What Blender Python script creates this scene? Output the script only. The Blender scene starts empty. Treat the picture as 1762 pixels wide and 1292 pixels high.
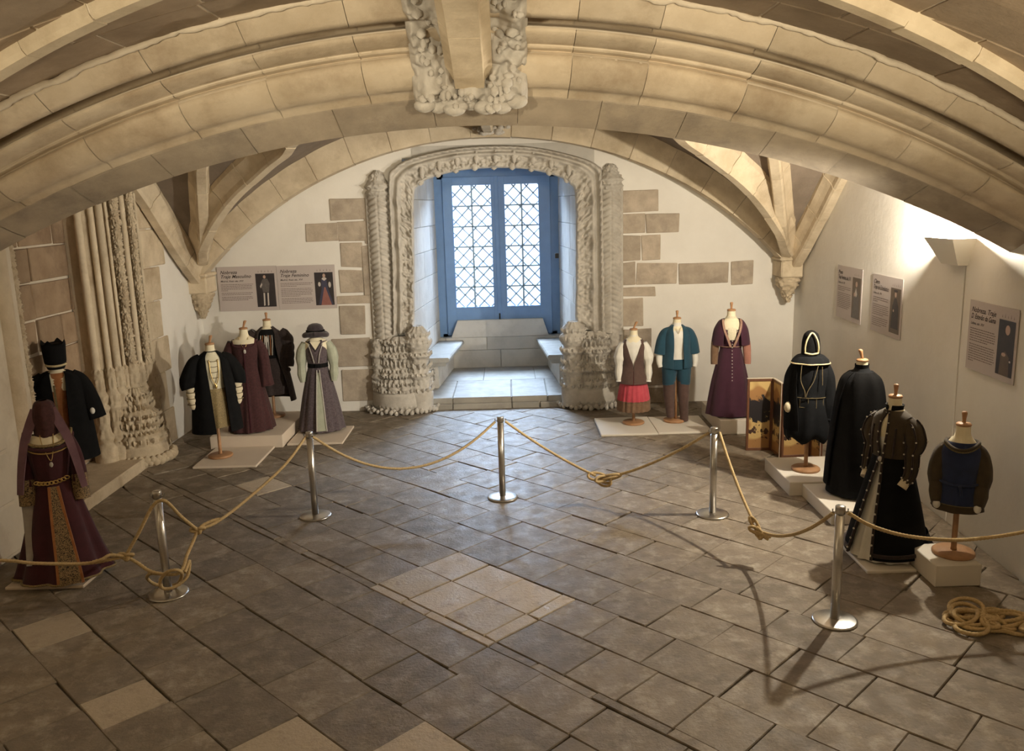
import bpy, math, random
import numpy as np
from mathutils import Vector, Matrix
random.seed(7); rng = np.random.default_rng(7)
PI = math.pi
SC = bpy.context.scene
COL = SC.collection

# ------------------------------------------------------------------ camera
FPX, PITCH, ROLL, CAMZ = 1450.0, math.atan(296 / 1450.0), 0.028, 3.15
cam_d = bpy.data.cameras.new('camera'); cam = bpy.data.objects.new('camera', cam_d); COL.objects.link(cam)
cam_d.sensor_fit = 'HORIZONTAL'; cam_d.sensor_width = 36.0; cam_d.lens = 36.0 * FPX / 1762.0
cam_d.clip_start = 0.05; cam_d.clip_end = 400
cam.matrix_world = Matrix.Translation((0, 0, CAMZ)) @ Matrix.Rotation(PI / 2 - PITCH, 4, 'X') @ Matrix.Rotation(-ROLL, 4, 'Z')
SC.camera = cam

# ------------------------------------------------------------------ exposure, sky, lamps
SC.view_settings.view_transform = 'Standard'; SC.view_settings.look = 'None'
SC.view_settings.gamma = 1.0; SC.view_settings.use_curve_mapping = False
SC.view_settings.exposure = 0.75
SC.cycles.use_denoising = True
SC.cycles.sample_clamp_indirect = 4.0
SC.cycles.max_bounces = 10
SC.cycles.diffuse_bounces = 5
world = bpy.data.worlds.new('world'); SC.world = world; world.use_nodes = True
bg = world.node_tree.nodes['Background']
bg.inputs[0].default_value = (0.82, 0.90, 1.0, 1); bg.inputs[1].default_value = 1.8


XC_ = -0.25


def lamp(name, kind, loc, energy, color, size=0.1, size_y=None, rot=(0, 0, 0), portal=False):
    d = bpy.data.lights.new(name, kind); d.energy = energy; d.color = color
    if kind == 'AREA':
        d.shape = 'RECTANGLE'; d.size = size; d.size_y = size_y or size
    else:
        d.shadow_soft_size = size
    if portal:
        d.cycles.is_portal = True
    o = bpy.data.objects.new(name, d); COL.objects.link(o); o.location = loc; o.rotation_euler = rot
    return o


lamp('window_portal', 'AREA', (-0.2, 15.85, 2.3), 1.0, (1, 1, 1), 2.1, 3.0, (-PI / 2, 0, 0), True)
DAY = Vector((-0.2, 11.0, 0.2)) - Vector((-0.2, 18.0, 4.9))
lamp('daylight', 'AREA', (-0.2, 18.0, 4.9), 2500, (0.60, 0.77, 1.0), 4.0, 1.7, DAY.to_track_quat('-Z', 'Y').to_euler())
lamp('wall_sconce_bulb', 'POINT', (3.992, 7.97, 2.82), 330, (1.0, 0.89, 0.71), 0.045)
def spot(name, loc, aim, energy, color, cone, blend=.8, size=.12):
    o = lamp(name, 'SPOT', loc, energy, color, size, rot=(Vector(aim) - Vector(loc)).to_track_quat('-Z', 'Y').to_euler())
    o.data.spot_size = math.radians(cone); o.data.spot_blend = blend; return o


for sg in (-1, 1):
    spot('near_bay_uplight', (-4.4 if sg < 0 else 3.75, 3.2, 2.6), (-4.4 + 2.2 if sg < 0 else 3.75 - 2.2, 5.0, 5.8), 85 if sg < 0 else 135, (1.0, 0.84, 0.58), 150, 1.0)
    spot('arch_fill', (XC_ + sg * 2.4, -1.0, 3.35), (XC_ + (-.3 if sg < 0 else .9), 6.3, 4.3), 600, (1.0, 0.85, 0.60), 52, 1.0, .2)  # added unseen spots to brighten the arch, coned to spare the floor
spot('left_wall_fill', (3.75, 5.7, 2.75), (-3.3, 12.6, 1.9), 780, (1.0, 0.91, 0.76), 58, .9, .08)  # added fill with no known fitting, brightens the left back wall


# ------------------------------------------------------------------ pixel helper: where a ray of the survey meets a plane
def ray(u, v):
    x = (u - 881) / FPX; y = -(v - 646) / FPX
    c, s = math.cos(ROLL), math.sin(ROLL)
    x, y = x * c + y * s, -x * s + y * c
    cp, sp = math.cos(PITCH), math.sin(PITCH)
    return np.array([x, cp + y * sp, -sp + y * cp])


CAMP = np.array([0, 0, CAMZ])
def fl(u, v, z=0.0): d = ray(u, v); return CAMP + (z - CAMZ) / d[2] * d
def at_y(u, v, Y): d = ray(u, v); return CAMP + Y / d[1] * d
def at_x(u, v, X): d = ray(u, v); return CAMP + X / d[0] * d


# ------------------------------------------------------------------ numpy noise
_H = rng.random((64, 64, 64))
def vnoise(p):
    i = np.floor(p).astype(int); f = p - i; f = f * f * (3 - 2 * f); i = i & 63; j = (i + 1) & 63
    x0, y0, z0 = i.T; x1, y1, z1 = j.T; fx, fy, fz = f.T
    c00 = _H[x0, y0, z0] * (1 - fx) + _H[x1, y0, z0] * fx; c10 = _H[x0, y1, z0] * (1 - fx) + _H[x1, y1, z0] * fx
    c01 = _H[x0, y0, z1] * (1 - fx) + _H[x1, y0, z1] * fx; c11 = _H[x0, y1, z1] * (1 - fx) + _H[x1, y1, z1] * fx
    return (c00 * (1 - fy) + c10 * fy) * (1 - fz) + (c01 * (1 - fy) + c11 * fy) * fz
def fbm(p, o=3):
    r = 0; a = 1; t = 0
    for k in range(o):
        r = r + a * vnoise(p * 2 ** k + 17.3 * k); t += a; a *= .5
    return r / t


# ------------------------------------------------------------------ mesh helpers
def link(o, parent=None):
    COL.objects.link(o)
    if parent is not None: o.parent = parent
    return o


def mesh(name, V, F, m=None, parent=None, smooth=False, kind=None):
    me = bpy.data.meshes.new(name)
    V = np.asarray(V, float).reshape(-1, 3)
    me.from_pydata(V.tolist(), [], F.tolist() if isinstance(F, np.ndarray) else F)
    if smooth: me.polygons.foreach_set('use_smooth', [True] * len(me.polygons))
    if m is not None: me.materials.append(m)
    me.update()
    o = link(bpy.data.objects.new(name, me), parent)
    if kind: o['kind'] = kind
    return o


def tag(o, label=None, cat=None, group=None, kind=None):
    if label: o['label'] = label
    if cat: o['category'] = cat
    if group: o['group'] = group
    if kind: o['kind'] = kind
    return o


def empty(name, loc=(0, 0, 0), rz=0, label=None, cat=None, group=None, kind=None, parent=None):
    o = link(bpy.data.objects.new(name, None), parent); o.location = loc; o.rotation_euler = (0, 0, rz)
    o.empty_display_size = .1
    return tag(o, label, cat, group, kind)


class MB:
    def __init__(s): s.v = []; s.f = []; s.n = 0
    def add(s, V, F):
        V = np.asarray(V, float).reshape(-1, 3)
        F = F.tolist() if isinstance(F, np.ndarray) else F
        s.f += [tuple(i + s.n for i in f) for f in F]; s.v.append(V); s.n += len(V); return s
    def build(s, name, m=None, parent=None, smooth=False, kind=None):
        return mesh(name, np.concatenate(s.v), s.f, m, parent, smooth, kind)


def gridf(n, m, cu=False, cv=False):
    a = np.arange(n * m).reshape(n, m)
    if cu: a = np.concatenate([a, a[:1]], 0)
    if cv: a = np.concatenate([a, a[:, :1]], 1)
    return np.stack([a[:-1, :-1], a[1:, :-1], a[1:, 1:], a[:-1, 1:]], -1).reshape(-1, 4)


def grid(G, cu=False, cv=False, capu=False):
    n, m = G.shape[:2]
    F = gridf(n, m, cu, cv).tolist()
    if capu: F += [tuple(range(m))[::-1], tuple(range((n - 1) * m, n * m))]
    return G.reshape(-1, 3), F


def cbox(lo, hi, b=.01, jit=0.0, M=None):
    """box with every edge chamfered: 24 vertices"""
    lo = np.array(lo, float); hi = np.array(hi, float); V = []; idx = {}
    J = {c: rng.normal(0, jit, 3) if jit else np.zeros(3) for c in np.ndindex(2, 2, 2)}
    for c in np.ndindex(2, 2, 2):
        p = np.where(np.array(c) == 1, hi, lo)
        s = np.where(np.array(c) == 1, -1, 1)
        for ax in range(3):
            q = p + s * b; q[ax] = p[ax]; idx[c, ax] = len(V); V.append(q + J[c])
    F = []
    for ax in range(3):
        a, d = [k for k in range(3) if k != ax]
        for e in (0, 1):
            cs = []
            for (i, j) in ((0, 0), (1, 0), (1, 1), (0, 1)):
                c = [0, 0, 0]; c[ax] = e; c[a] = i; c[d] = j; cs.append(idx[tuple(c), ax])
            flip = (e == 0) ^ (ax == 1)
            F.append(tuple(cs[::-1] if flip else cs))
        for (i, j) in np.ndindex(2, 2):
            c0 = [0, 0, 0]; c0[a] = i; c0[d] = j; c1 = list(c0); c1[ax] = 1; c0, c1 = tuple(c0), tuple(c1)
            F.append((idx[c0, a], idx[c1, a], idx[c1, d], idx[c0, d]))
    for c in np.ndindex(2, 2, 2): F.append((idx[c, 0], idx[c, 1], idx[c, 2]))
    V = np.array(V)
    if M is not None: V = V @ np.array(M)[:3, :3].T + np.array(M)[:3, 3]
    return V, F


def box(name, lo, hi, m, parent=None, b=.006, jit=0, kind=None):
    return mesh(name, *cbox(lo, hi, b, jit), m, parent, False, kind)


def lathe(prof, n=32, c=(0, 0, 0)):
    a = np.linspace(0, 2 * PI, n, endpoint=False); prof = np.array(prof, float)
    G = np.stack([prof[:, None, 0] * np.cos(a) + c[0], prof[:, None, 0] * np.sin(a) + c[1], prof[:, None, 1] + 0 * a + c[2]], -1)
    return grid(G, cv=True, capu=True)


def frames(P):
    P = np.asarray(P, float); T = np.gradient(P, axis=0); T /= np.linalg.norm(T, axis=1)[:, None] + 1e-9
    N = np.zeros_like(P); u = np.array([0, 0, 1.]) if abs(T[0, 2]) < .9 else np.array([1., 0, 0])
    for i in range(len(P)):
        u = u - T[i] * (u @ T[i]); u /= np.linalg.norm(u) + 1e-9; N[i] = u
    return T, N, np.cross(T, N)


def tube(P, r, n=10, twist=0.0, lobes=0, amp=0.0, cap=True):
    P = np.asarray(P, float); T, N, B = frames(P); r = np.broadcast_to(r, (len(P),))
    a = np.linspace(0, 2 * PI, n, endpoint=False)
    s = np.concatenate([[0], np.cumsum(np.linalg.norm(np.diff(P, axis=0), axis=1))])
    rr = r[:, None] * (1 + (amp * np.cos(lobes * (a[None] - twist * s[:, None])) if lobes else 0))
    G = P[:, None] + rr[..., None] * (np.cos(a)[None, :, None] * N[:, None] + np.sin(a)[None, :, None] * B[:, None])
    return grid(G, cv=True, capu=cap)


def spline(P, n):
    """Catmull-Rom through P resampled evenly to n points"""
    P = np.asarray(P, float); Q = np.concatenate([[2 * P[0] - P[1]], P, [2 * P[-1] - P[-2]]]); out = []
    for i in range(len(P) - 1):
        p0, p1, p2, p3 = Q[i:i + 4]; t = np.linspace(0, 1, 16, endpoint=False)[:, None]
        out.append(.5 * (2 * p1 + (p2 - p0) * t + (2 * p0 - 5 * p1 + 4 * p2 - p3) * t ** 2 + (3 * p1 - p0 - 3 * p2 + p3) * t ** 3))
    out = np.concatenate(out + [P[-1:]]); s = np.concatenate([[0], np.cumsum(np.linalg.norm(np.diff(out, axis=0), axis=1))])
    q = np.linspace(0, s[-1], n)
    return np.stack([np.interp(q, s, out[:, k]) for k in range(out.shape[1])], -1)


def blob(c, r, n=8, squash=(1, 1, 1)):
    a = np.linspace(0, 2 * PI, n, endpoint=False); t = np.linspace(.12, PI - .12, max(4, n // 2 + 1))
    G = np.stack([np.sin(t)[:, None] * np.cos(a), np.sin(t)[:, None] * np.sin(a), np.cos(t)[:, None] + 0 * a], -1)
    G = G * r * np.array(squash) + np.array(c)
    return grid(G, cv=True, capu=True)


# ------------------------------------------------------------------ materials
def material(name, c1, c2=None, scale=4, detail=6, rough=.85, bump=.3, bscale=30, rand=0.0, metal=0.0, stain=None, stain_scale=.8,
             bdist=.01, sheen=0.0, spec=.5, rough_var=0.0):
    m = bpy.data.materials.new(name); m.use_nodes = True; nt = m.node_tree; N = nt.nodes; L = nt.links
    b = N['Principled BSDF']; tc = N.new('ShaderNodeTexCoord')
    n1 = N.new('ShaderNodeTexNoise'); n1.inputs['Scale'].default_value = scale; n1.inputs['Detail'].default_value = detail; n1.inputs['Roughness'].default_value = .62
    L.new(tc.outputs['Object'], n1.inputs['Vector'])
    rp = N.new('ShaderNodeValToRGB'); rp.color_ramp.elements[0].position = .32; rp.color_ramp.elements[1].position = .68
    rp.color_ramp.elements[0].color = (*c1, 1); rp.color_ramp.elements[1].color = (*(c2 or c1), 1)
    L.new(n1.outputs['Fac'], rp.inputs['Fac']); col = rp.outputs['Color']
    if stain:
        n2 = N.new('ShaderNodeTexNoise'); n2.inputs['Scale'].default_value = stain_scale; n2.inputs['Detail'].default_value = 8; n2.inputs['Roughness'].default_value = .7
        L.new(tc.outputs['Object'], n2.inputs['Vector'])
        r2 = N.new('ShaderNodeValToRGB'); r2.color_ramp.elements[0].position = .5; r2.color_ramp.elements[1].position = .72
        L.new(n2.outputs['Fac'], r2.inputs['Fac'])
        mx = N.new('ShaderNodeMixRGB'); mx.inputs[2].default_value = (*stain, 1); L.new(r2.outputs['Color'], mx.inputs[0]); L.new(col, mx.inputs[1]); col = mx.outputs[0]
    if rand:
        oi = N.new('ShaderNodeObjectInfo'); mr = N.new('ShaderNodeMapRange'); mr.inputs[3].default_value = 1 - rand; mr.inputs[4].default_value = 1 + rand
        L.new(oi.outputs['Random'], mr.inputs[0]); hs = N.new('ShaderNodeHueSaturation'); L.new(mr.outputs[0], hs.inputs['Value']); L.new(col, hs.inputs['Color']); col = hs.outputs[0]
    L.new(col, b.inputs['Base Color']); b.inputs['Roughness'].default_value = rough; b.inputs['Metallic'].default_value = metal
    b.inputs['Specular IOR Level'].default_value = spec
    if sheen: b.inputs['Sheen Weight'].default_value = sheen; b.inputs['Sheen Roughness'].default_value = .5
    if rough_var:
        mr2 = N.new('ShaderNodeMapRange'); mr2.inputs[1].default_value = .3; mr2.inputs[2].default_value = .7; mr2.inputs[3].default_value = rough - rough_var; mr2.inputs[4].default_value = rough + rough_var
        n4 = N.new('ShaderNodeTexNoise'); n4.inputs['Scale'].default_value = 7; n4.inputs['Detail'].default_value = 7
        L.new(tc.outputs['Object'], n4.inputs['Vector']); L.new(n4.outputs['Fac'], mr2.inputs[0]); L.new(mr2.outputs[0], b.inputs['Roughness'])
    if bump:
        n3 = N.new('ShaderNodeTexNoise'); n3.inputs['Scale'].default_value = bscale; n3.inputs['Detail'].default_value = 6; n3.inputs['Roughness'].default_value = .65
        L.new(tc.outputs['Object'], n3.inputs['Vector'])
        bp = N.new('ShaderNodeBump'); bp.inputs['Strength'].default_value = bump; bp.inputs['Distance'].default_value = bdist
        L.new(n3.outputs['Fac'], bp.inputs['Height']); L.new(bp.outputs[0], b.inputs['Normal'])
    return m


M = {}
M['arch'] = material('arch_stone', (.49, .40, .285), (.61, .52, .395), 3, rough=.9, bump=.5, bscale=22, rand=.10, stain=(.36, .275, .185), stain_scale=1.3)
M['mortar'] = material('mortar', (.60, .52, .41), (.68, .60, .48), 8, rough=.95, bump=.5, bscale=50)
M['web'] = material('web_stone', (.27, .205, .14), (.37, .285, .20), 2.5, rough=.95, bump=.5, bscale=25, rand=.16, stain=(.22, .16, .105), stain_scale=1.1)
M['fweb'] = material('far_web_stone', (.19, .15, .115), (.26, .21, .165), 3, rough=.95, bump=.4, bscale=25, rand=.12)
M['rib'] = material('rib_stone', (.55, .455, .32), (.68, .58, .43), 4, rough=.9, bump=.4, bscale=30, rand=.10, stain=(.42, .33, .22), stain_scale=1.6)
M['carve'] = material('carved_stone', (.44, .41, .365), (.56, .525, .47), 7, rough=.92, bump=.5, bscale=45, stain=(.36, .32, .27), stain_scale=2)
M['carvew'] = material('carved_warm_stone', (.50, .41, .285), (.62, .52, .38), 6, rough=.92, bump=.5, bscale=40, stain=(.38, .29, .19), stain_scale=2)
M['quoin'] = material('quoin_stone', (.36, .30, .235), (.50, .425, .34), 5, rough=.92, bump=.6, bscale=28, rand=.14, stain=(.27, .225, .18), stain_scale=2.2)
M['niche'] = material('niche_stone', (.27, .185, .115), (.40, .29, .19), 3, rough=.95, bump=.7, bscale=18, rand=.18, stain=(.19, .125, .08), stain_scale=1.8)
M['plaster'] = material('white_plaster', (.75, .72, .665), (.81, .785, .735), 1.6, rough=.93, bump=.22, bscale=7, bdist=.02)
M['plaster2'] = material('old_plaster', (.62, .55, .44), (.72, .65, .53), 2.2, rough=.93, bump=.35, bscale=9, bdist=.02, stain=(.5, .42, .32), stain_scale=.9)
M['reveal'] = material('reveal_stone', (.44, .42, .385), (.56, .54, .50), 4, rough=.85, bump=.4, bscale=26, rand=.10, stain=(.46, .43, .39), stain_scale=2)
M['sill'] = material('sill_stone', (.28, .265, .235), (.37, .35, .31), 4, rough=.55, bump=.3, bscale=26, rand=.06, rough_var=.15)
M['tile'] = material('floor_stone', (.155, .122, .088), (.24, .196, .145), 6, detail=9, rough=.50, bump=.8, bscale=34, rand=.18, stain=(.37, .32, .25), stain_scale=5.5, rough_var=.15, bdist=.008)
M['tilep'] = material('pale_floor_stone', (.40, .33, .24), (.52, .44, .33), 5, rough=.46, detail=9, bump=.8, bscale=34, rand=.10, stain=(.26, .20, .14), stain_scale=5, rough_var=.15, bdist=.008)
def polish(m, lo, hi):
    nt = m.node_tree; N = nt.nodes; L = nt.links; b = N['Principled BSDF']; src = b.inputs['Roughness'].links[0].from_socket
    tc = N.new('ShaderNodeTexCoord'); sx = N.new('ShaderNodeSeparateXYZ'); L.new(tc.outputs['Object'], sx.inputs[0])
    a = N.new('ShaderNodeMath'); a.operation = 'ADD'; a.inputs[1].default_value = .2; L.new(sx.outputs['X'], a.inputs[0])
    q = N.new('ShaderNodeMath'); q.operation = 'ABSOLUTE'; L.new(a.outputs[0], q.inputs[0])
    r = N.new('ShaderNodeMapRange'); r.inputs[1].default_value = .3; r.inputs[2].default_value = 2.6; r.inputs[3].default_value = lo; r.inputs[4].default_value = hi; L.new(q.outputs[0], r.inputs[0])
    s = N.new('ShaderNodeMath'); s.operation = 'ADD'; L.new(src, s.inputs[0]); L.new(r.outputs[0], s.inputs[1]); L.new(s.outputs[0], b.inputs['Roughness'])
polish(M['tile'], -.07, .22); polish(M['tilep'], -.04, .2)
M['bed'] = material('floor_bed', (.075, .058, .042), (.13, .105, .08), 8, rough=.95, bump=.5, bscale=40)
M['blue'] = material('hazed_blue_paint', (.14, .26, .48), (.16, .29, .52), 6, rough=.45, bump=.15, bscale=40)  # blue frame paint, lightened to include the haze of the window glare
M['lead'] = material('hazed_lead_came', (.26, .38, .50), (.32, .44, .56), 10, rough=.5, bump=.1)  # bars tinted pale blue: window bloom put into the lead colour
M['iron'] = material('black_iron', (.02, .02, .022), None, rough=.6, bump=.1)
M['ground'] = material('pale_ground', (.6, .6, .58), (.7, .7, .68), .3, rough=.9, bump=0)
M['sconce'] = material('painted_sconce', (.78, .75, .68), None, rough=.7, bump=.1)


def glass_mat():
    m = bpy.data.materials.new('window_glass'); m.use_nodes = True; nt = m.node_tree; N = nt.nodes; L = nt.links
    N.remove(N['Principled BSDF']); t = N.new('ShaderNodeBsdfTransparent'); t.inputs[0].default_value = (.93, .96, 1, 1)
    g = N.new('ShaderNodeBsdfGlossy'); g.inputs['Roughness'].default_value = .08
    mx = N.new('ShaderNodeMixShader'); mx.inputs[0].default_value = .05
    L.new(t.outputs[0], mx.inputs[1]); L.new(g.outputs[0], mx.inputs[2]); L.new(mx.outputs[0], N['Material Output'].inputs[0])
    return m
M['glass'] = glass_mat()

# ------------------------------------------------------------------ room numbers
XL, YB, XC = -4.78, 13.0, -0.25                 # left wall, back wall, centre line
def XR(y): return 4.18 + .04 * (y - 7.4)        # the right wall is a little askew
TOP = 5.7

# ------------------------------------------------------------------ floor
floor = mesh('floor', *cbox((-6.2, -1.8, -.12), (5.0, 13.2, -.022), .002), M['bed']); floor['kind'] = 'structure'
ub = [1.48 + .465 * k for k in range(-14, 0)] + [1.48, 1.93, 2.41, 2.92, 3.42, 3.80, 3.89, 4.35, 4.80, 5.27] + [5.27 + .465 * k for k in range(1, 24)]
PALE = [(1.7, 5.4), (1.7, 6.84), (4.5, 8.75), (2.66, 3.55), (2.2, 4.2)]
seeds = {1.48: [5.19, 5.60, 6.09, 6.60, 7.08], 2.41: [3.32, 3.77, 4.3, 4.9, 5.48, 6.05], 1.93: [3.9, 4.42, 5.15, 5.70], 4.35: [8.47, 9.0],
         3.89: [4.13, 4.27, 4.72, 5.15, 5.58], 3.80: [4.13, 4.42, 4.86, 5.16, 5.58], 4.80: [4.62, 5.07, 5.57, 6.05], 3.42: [3.6, 4.13, 4.8, 5.5]}
seeds2 = {4.35: [4.13, 4.27, 4.72, 5.15, 5.57]}
tiles = []
for k in range(len(ub) - 1):
    u0, u1 = ub[k], ub[k + 1]
    sd = []
    for q, s in seeds.items():
        if abs(q - u0) < .02: sd += s
    for q, s in seeds2.items():
        if abs(q - u0) < .02: sd += s
    sd = sorted(sd) or [4.0 + random.uniform(-.4, .4)]
    # fill holes larger than a slab
    vs = [sd[0]]
    for s in sd[1:]:
        while s - vs[-1] > .85: vs.append(vs[-1] + random.uniform(.42, .58))
        if s - vs[-1] > .1: vs.append(s)
    lo = vs[0]; a = []
    if abs(u0 - 3.80) < .02: pass
    while lo > -5.5: lo -= random.uniform(.42, .66); a.append(lo)
    vs = a[::-1] + vs
    while vs[-1] < 13.5: vs.append(vs[-1] + random.uniform(.42, .66))
    for v0, v1 in zip(vs[:-1], vs[1:]): tiles.append((u0, u1, v0, v1))
s2 = math.sqrt(.5)
def inside(x, y): return -4.72 < x < XR(y) - .0 and -1.5 < y < 12.95
def shown(x, y):
    d = np.array([x, y, -CAMZ]); cp, sp = math.cos(PITCH), math.sin(PITCH)
    f = d[1] * cp - d[2] * sp
    if f < .5: return 1e9
    up = d[1] * sp + d[2] * cp; px, py = d[0] / f * FPX, up / f * FPX
    return f if abs(px) < 960 and abs(py) < 720 else 1e6 + f
tl = []
for (u0, u1, v0, v1) in tiles:
    uc, vc = (u0 + u1) / 2, (v0 + v1) / 2; x, y = (uc - vc) * s2, (uc + vc) * s2
    if not (-5.1 < x < XR(y) + .3 and -1.5 < y < 13.15): continue
    if u0 < -2: continue
    tl.append((shown(x, y), u0, u1, v0, v1, x, y))
tl.sort()
def is_pale(u0, u1, v0, v1):
    for (pu, pv) in PALE:
        if u0 < pu < u1 and v0 < pv < v1: return True
    uc, vc = (u0 + u1) / 2, (v0 + v1) / 2
    return 3.80 < uc < 4.82 and 4.13 < vc < 5.6
def tile_geo(u0, u1, v0, v1):
    g = random.uniform(.0008, .0045) + (.003 if is_pale(u0, u1, v0, v1) else 0); b = .005; h = random.gauss(0, .0016)
    us = (u0 + g, u1 - g); vsx = (v0 + g, v1 - g); V = []
    n = [random.gauss(0, .005) for _ in range(8)]; t = [random.gauss(0, .0016) for _ in range(4)]
    for q, (i, j) in enumerate(((0, 0), (1, 0), (1, 1), (0, 1))):
        V.append([us[i] + n[q], vsx[j] + n[q + 4], -.03])
    for q, (i, j) in enumerate(((0, 0), (1, 0), (1, 1), (0, 1))): V.append([V[q][0], V[q][1], -.007 + h + t[q]])
    for q, (i, j) in enumerate(((0, 0), (1, 0), (1, 1), (0, 1))): V.append([V[q][0] + (b if i == 0 else -b), V[q][1] + (b if j == 0 else -b), h + t[q]])
    V = np.array(V); u, v = V[:, 0].copy(), V[:, 1].copy(); V[:, 0] = (u - v) * s2; V[:, 1] = (u + v) * s2
    # stop at the walls
    V[:, 0] = np.clip(V[:, 0], XL + .01, None); V[:, 1] = np.clip(V[:, 1], -1.5, 12.99); V[:, 0] = np.minimum(V[:, 0], XR(V[:, 1]) - .005)
    F = [(8, 9, 10, 11)] + [(4 + i, 4 + (i + 1) % 4, 8 + (i + 1) % 4, 8 + i) for i in range(4)] + [(i, (i + 1) % 4, 4 + (i + 1) % 4, 4 + i) for i in range(4)]
    return V, F
rest = MB()
for i, (d, u0, u1, v0, v1, x, y) in enumerate(tl):
    V, F = tile_geo(u0, u1, v0, v1)
    if i < 300: mesh('floor_tile', V, F, M['tilep'] if is_pale(u0, u1, v0, v1) else M['tile'], floor)
    else: rest.add(V, F)
rest.build('floor_tiling', M['tile'], floor, kind='stuff')

# ------------------------------------------------------------------ walls
wall_back = empty('wall_back', kind='structure')
HX0, HX1, HZ = -1.56, 1.12, 3.86                # opening of the window recess
bk = MB()
bk.add(*cbox((-5.4, YB, -.1), (HX0, YB + .45, TOP), .002)); bk.add(*cbox((HX1, YB, -.1), (5.0, YB + .45, TOP), .002)); bk.add(*cbox((HX0, YB, HZ), (HX1, YB + .45, TOP), .002))
bk.build('plaster', M['plaster'], wall_back)
wall_right = mesh('wall_right', *grid(np.array([[[XR(-1.8), -1.8, -.1], [XR(13.3), 13.3, -.1]], [[XR(-1.8), -1.8, TOP], [XR(13.3), 13.3, TOP]]])), M['plaster']); wall_right['kind'] = 'structure'
Vr = np.array([[XR(y) + dx, y, z] for dx in (0, .3) for y in (-1.8, 13.3) for z in (-.1, TOP)])
wall_right.data.clear_geometry(); wall_right.data.from_pydata(Vr.tolist(), [], [(0, 1, 3, 2), (4, 6, 7, 5), (0, 2, 6, 4), (1, 5, 7, 3), (0, 4, 5, 1), (2, 3, 7, 6)])
wall_left = empty('wall_left', kind='structure')
NY0, NY1, NX = 8.30, 10.35, -5.30               # the walled-up doorway in the left wall
wl = MB()
wl.add(*cbox((-5.9, -1.8, -.1), (XL, NY0 - .12, TOP), .002)); wl.add(*cbox((-5.9, NY1 + .55, -.1), (XL, 13.3, TOP), .002))
wl.add(*cbox((-5.9, NY0 - .2, -.1), (NX - .012, NY1 + .6, TOP), .002))
wl.build('plaster', M['plaster2'], wall_left)
mesh('wall_front', *cbox((-6, -2.1, -.1), (5.2, -1.8, TOP), .002), M['plaster2'])['kind'] = 'structure'

# stones of the walled-up doorway
z = .14
while z < 3.9:
    h = random.uniform(.34, .42); y = NY0 - .1 - random.uniform(0, .3)
    while y < NY1 + .3:
        w = random.uniform(.42, .85); o = random.uniform(0, .03)
        mesh('stone', *cbox((NX - .08, max(y, NY0 - .1) + .014, z + .013), (NX + o, min(y + w, NY1 + .4) - .014, z + h - .013), .009, .005), M['niche'], wall_left) if min(y + w, NY1 + .4) - max(y, NY0 - .1) > .1 else None
        y += w
    z += h
mesh('threshold', *cbox((NX, NY0 - .1, -.02), (XL + .13, NY1 + .75, .13), .015, .004), M['carvew'], wall_left)
# dressed stones between the doorway and the plaster
zs = [.02, .50, 1.02, 1.50, 2.0, 2.45, 2.95, 3.4, 3.8]
for k in range(len(zs) - 1):
    e = 11.42 + [.10, -.05, .16, .02, .12, .34, .5, .1][k]
    mesh('stone', *cbox((XL - .02, NY1 + .5, zs[k] + .006), (XL + .03 + random.uniform(0, .008), e, zs[k + 1] - .006), .012, .004), M['rib'] if k % 2 else M['carvew'], wall_left)
mesh('plaster', *cbox((XL - .02, 11.3, -.02), (XL + .012, 13.0, 3.2), .003), M['plaster'], wall_left)
# near side of the doorway: plain pier stones
for k in range(8):
    mesh('stone', *cbox((XL - .02, 7.0 - .2 * (k % 2), .02 + .5 * k), (XL + .02, 7.66, .5 + .5 * k), .012, .004), M['plaster2'], wall_left)


def rcolumn(name, c, prof, hf, m, parent, n=40, zstep=.02, a0=0, a1=2 * PI, smooth=True, caps=True):
    """upright carved shaft: radius interpolated from prof [(z, r)] plus relief hf(theta, z)"""
    prof = np.array(prof, float); Z = np.arange(prof[0, 0], prof[-1, 0] + 1e-6, zstep); full = a1 - a0 > 6.2
    A = np.linspace(a0, a1, n, endpoint=not full); R = np.interp(Z, prof[:, 0], prof[:, 1])
    TH, ZZ = np.meshgrid(A, Z); rr = R[:, None] + (hf(TH, ZZ) if hf else 0)
    G = np.stack([c[0] + rr * np.cos(TH), c[1] + rr * np.sin(TH), ZZ + (c[2] if len(c) > 2 else 0)], -1)
    return mesh(name, *grid(G, cv=full, capu=caps), m, parent, smooth)


def leafy(amp, fz, ft, seed=0):
    def f(T, Z):
        p = np.stack([np.cos(T) * ft, np.sin(T) * ft, Z * fz], -1).reshape(-1, 3) + seed
        a = fbm(p, 3).reshape(T.shape); b = vnoise(p * 2.3 + 5).reshape(T.shape)
        return amp * (np.abs(a - .5) * 3 + (b - .5) * .9 - .5)
    return f


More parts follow.
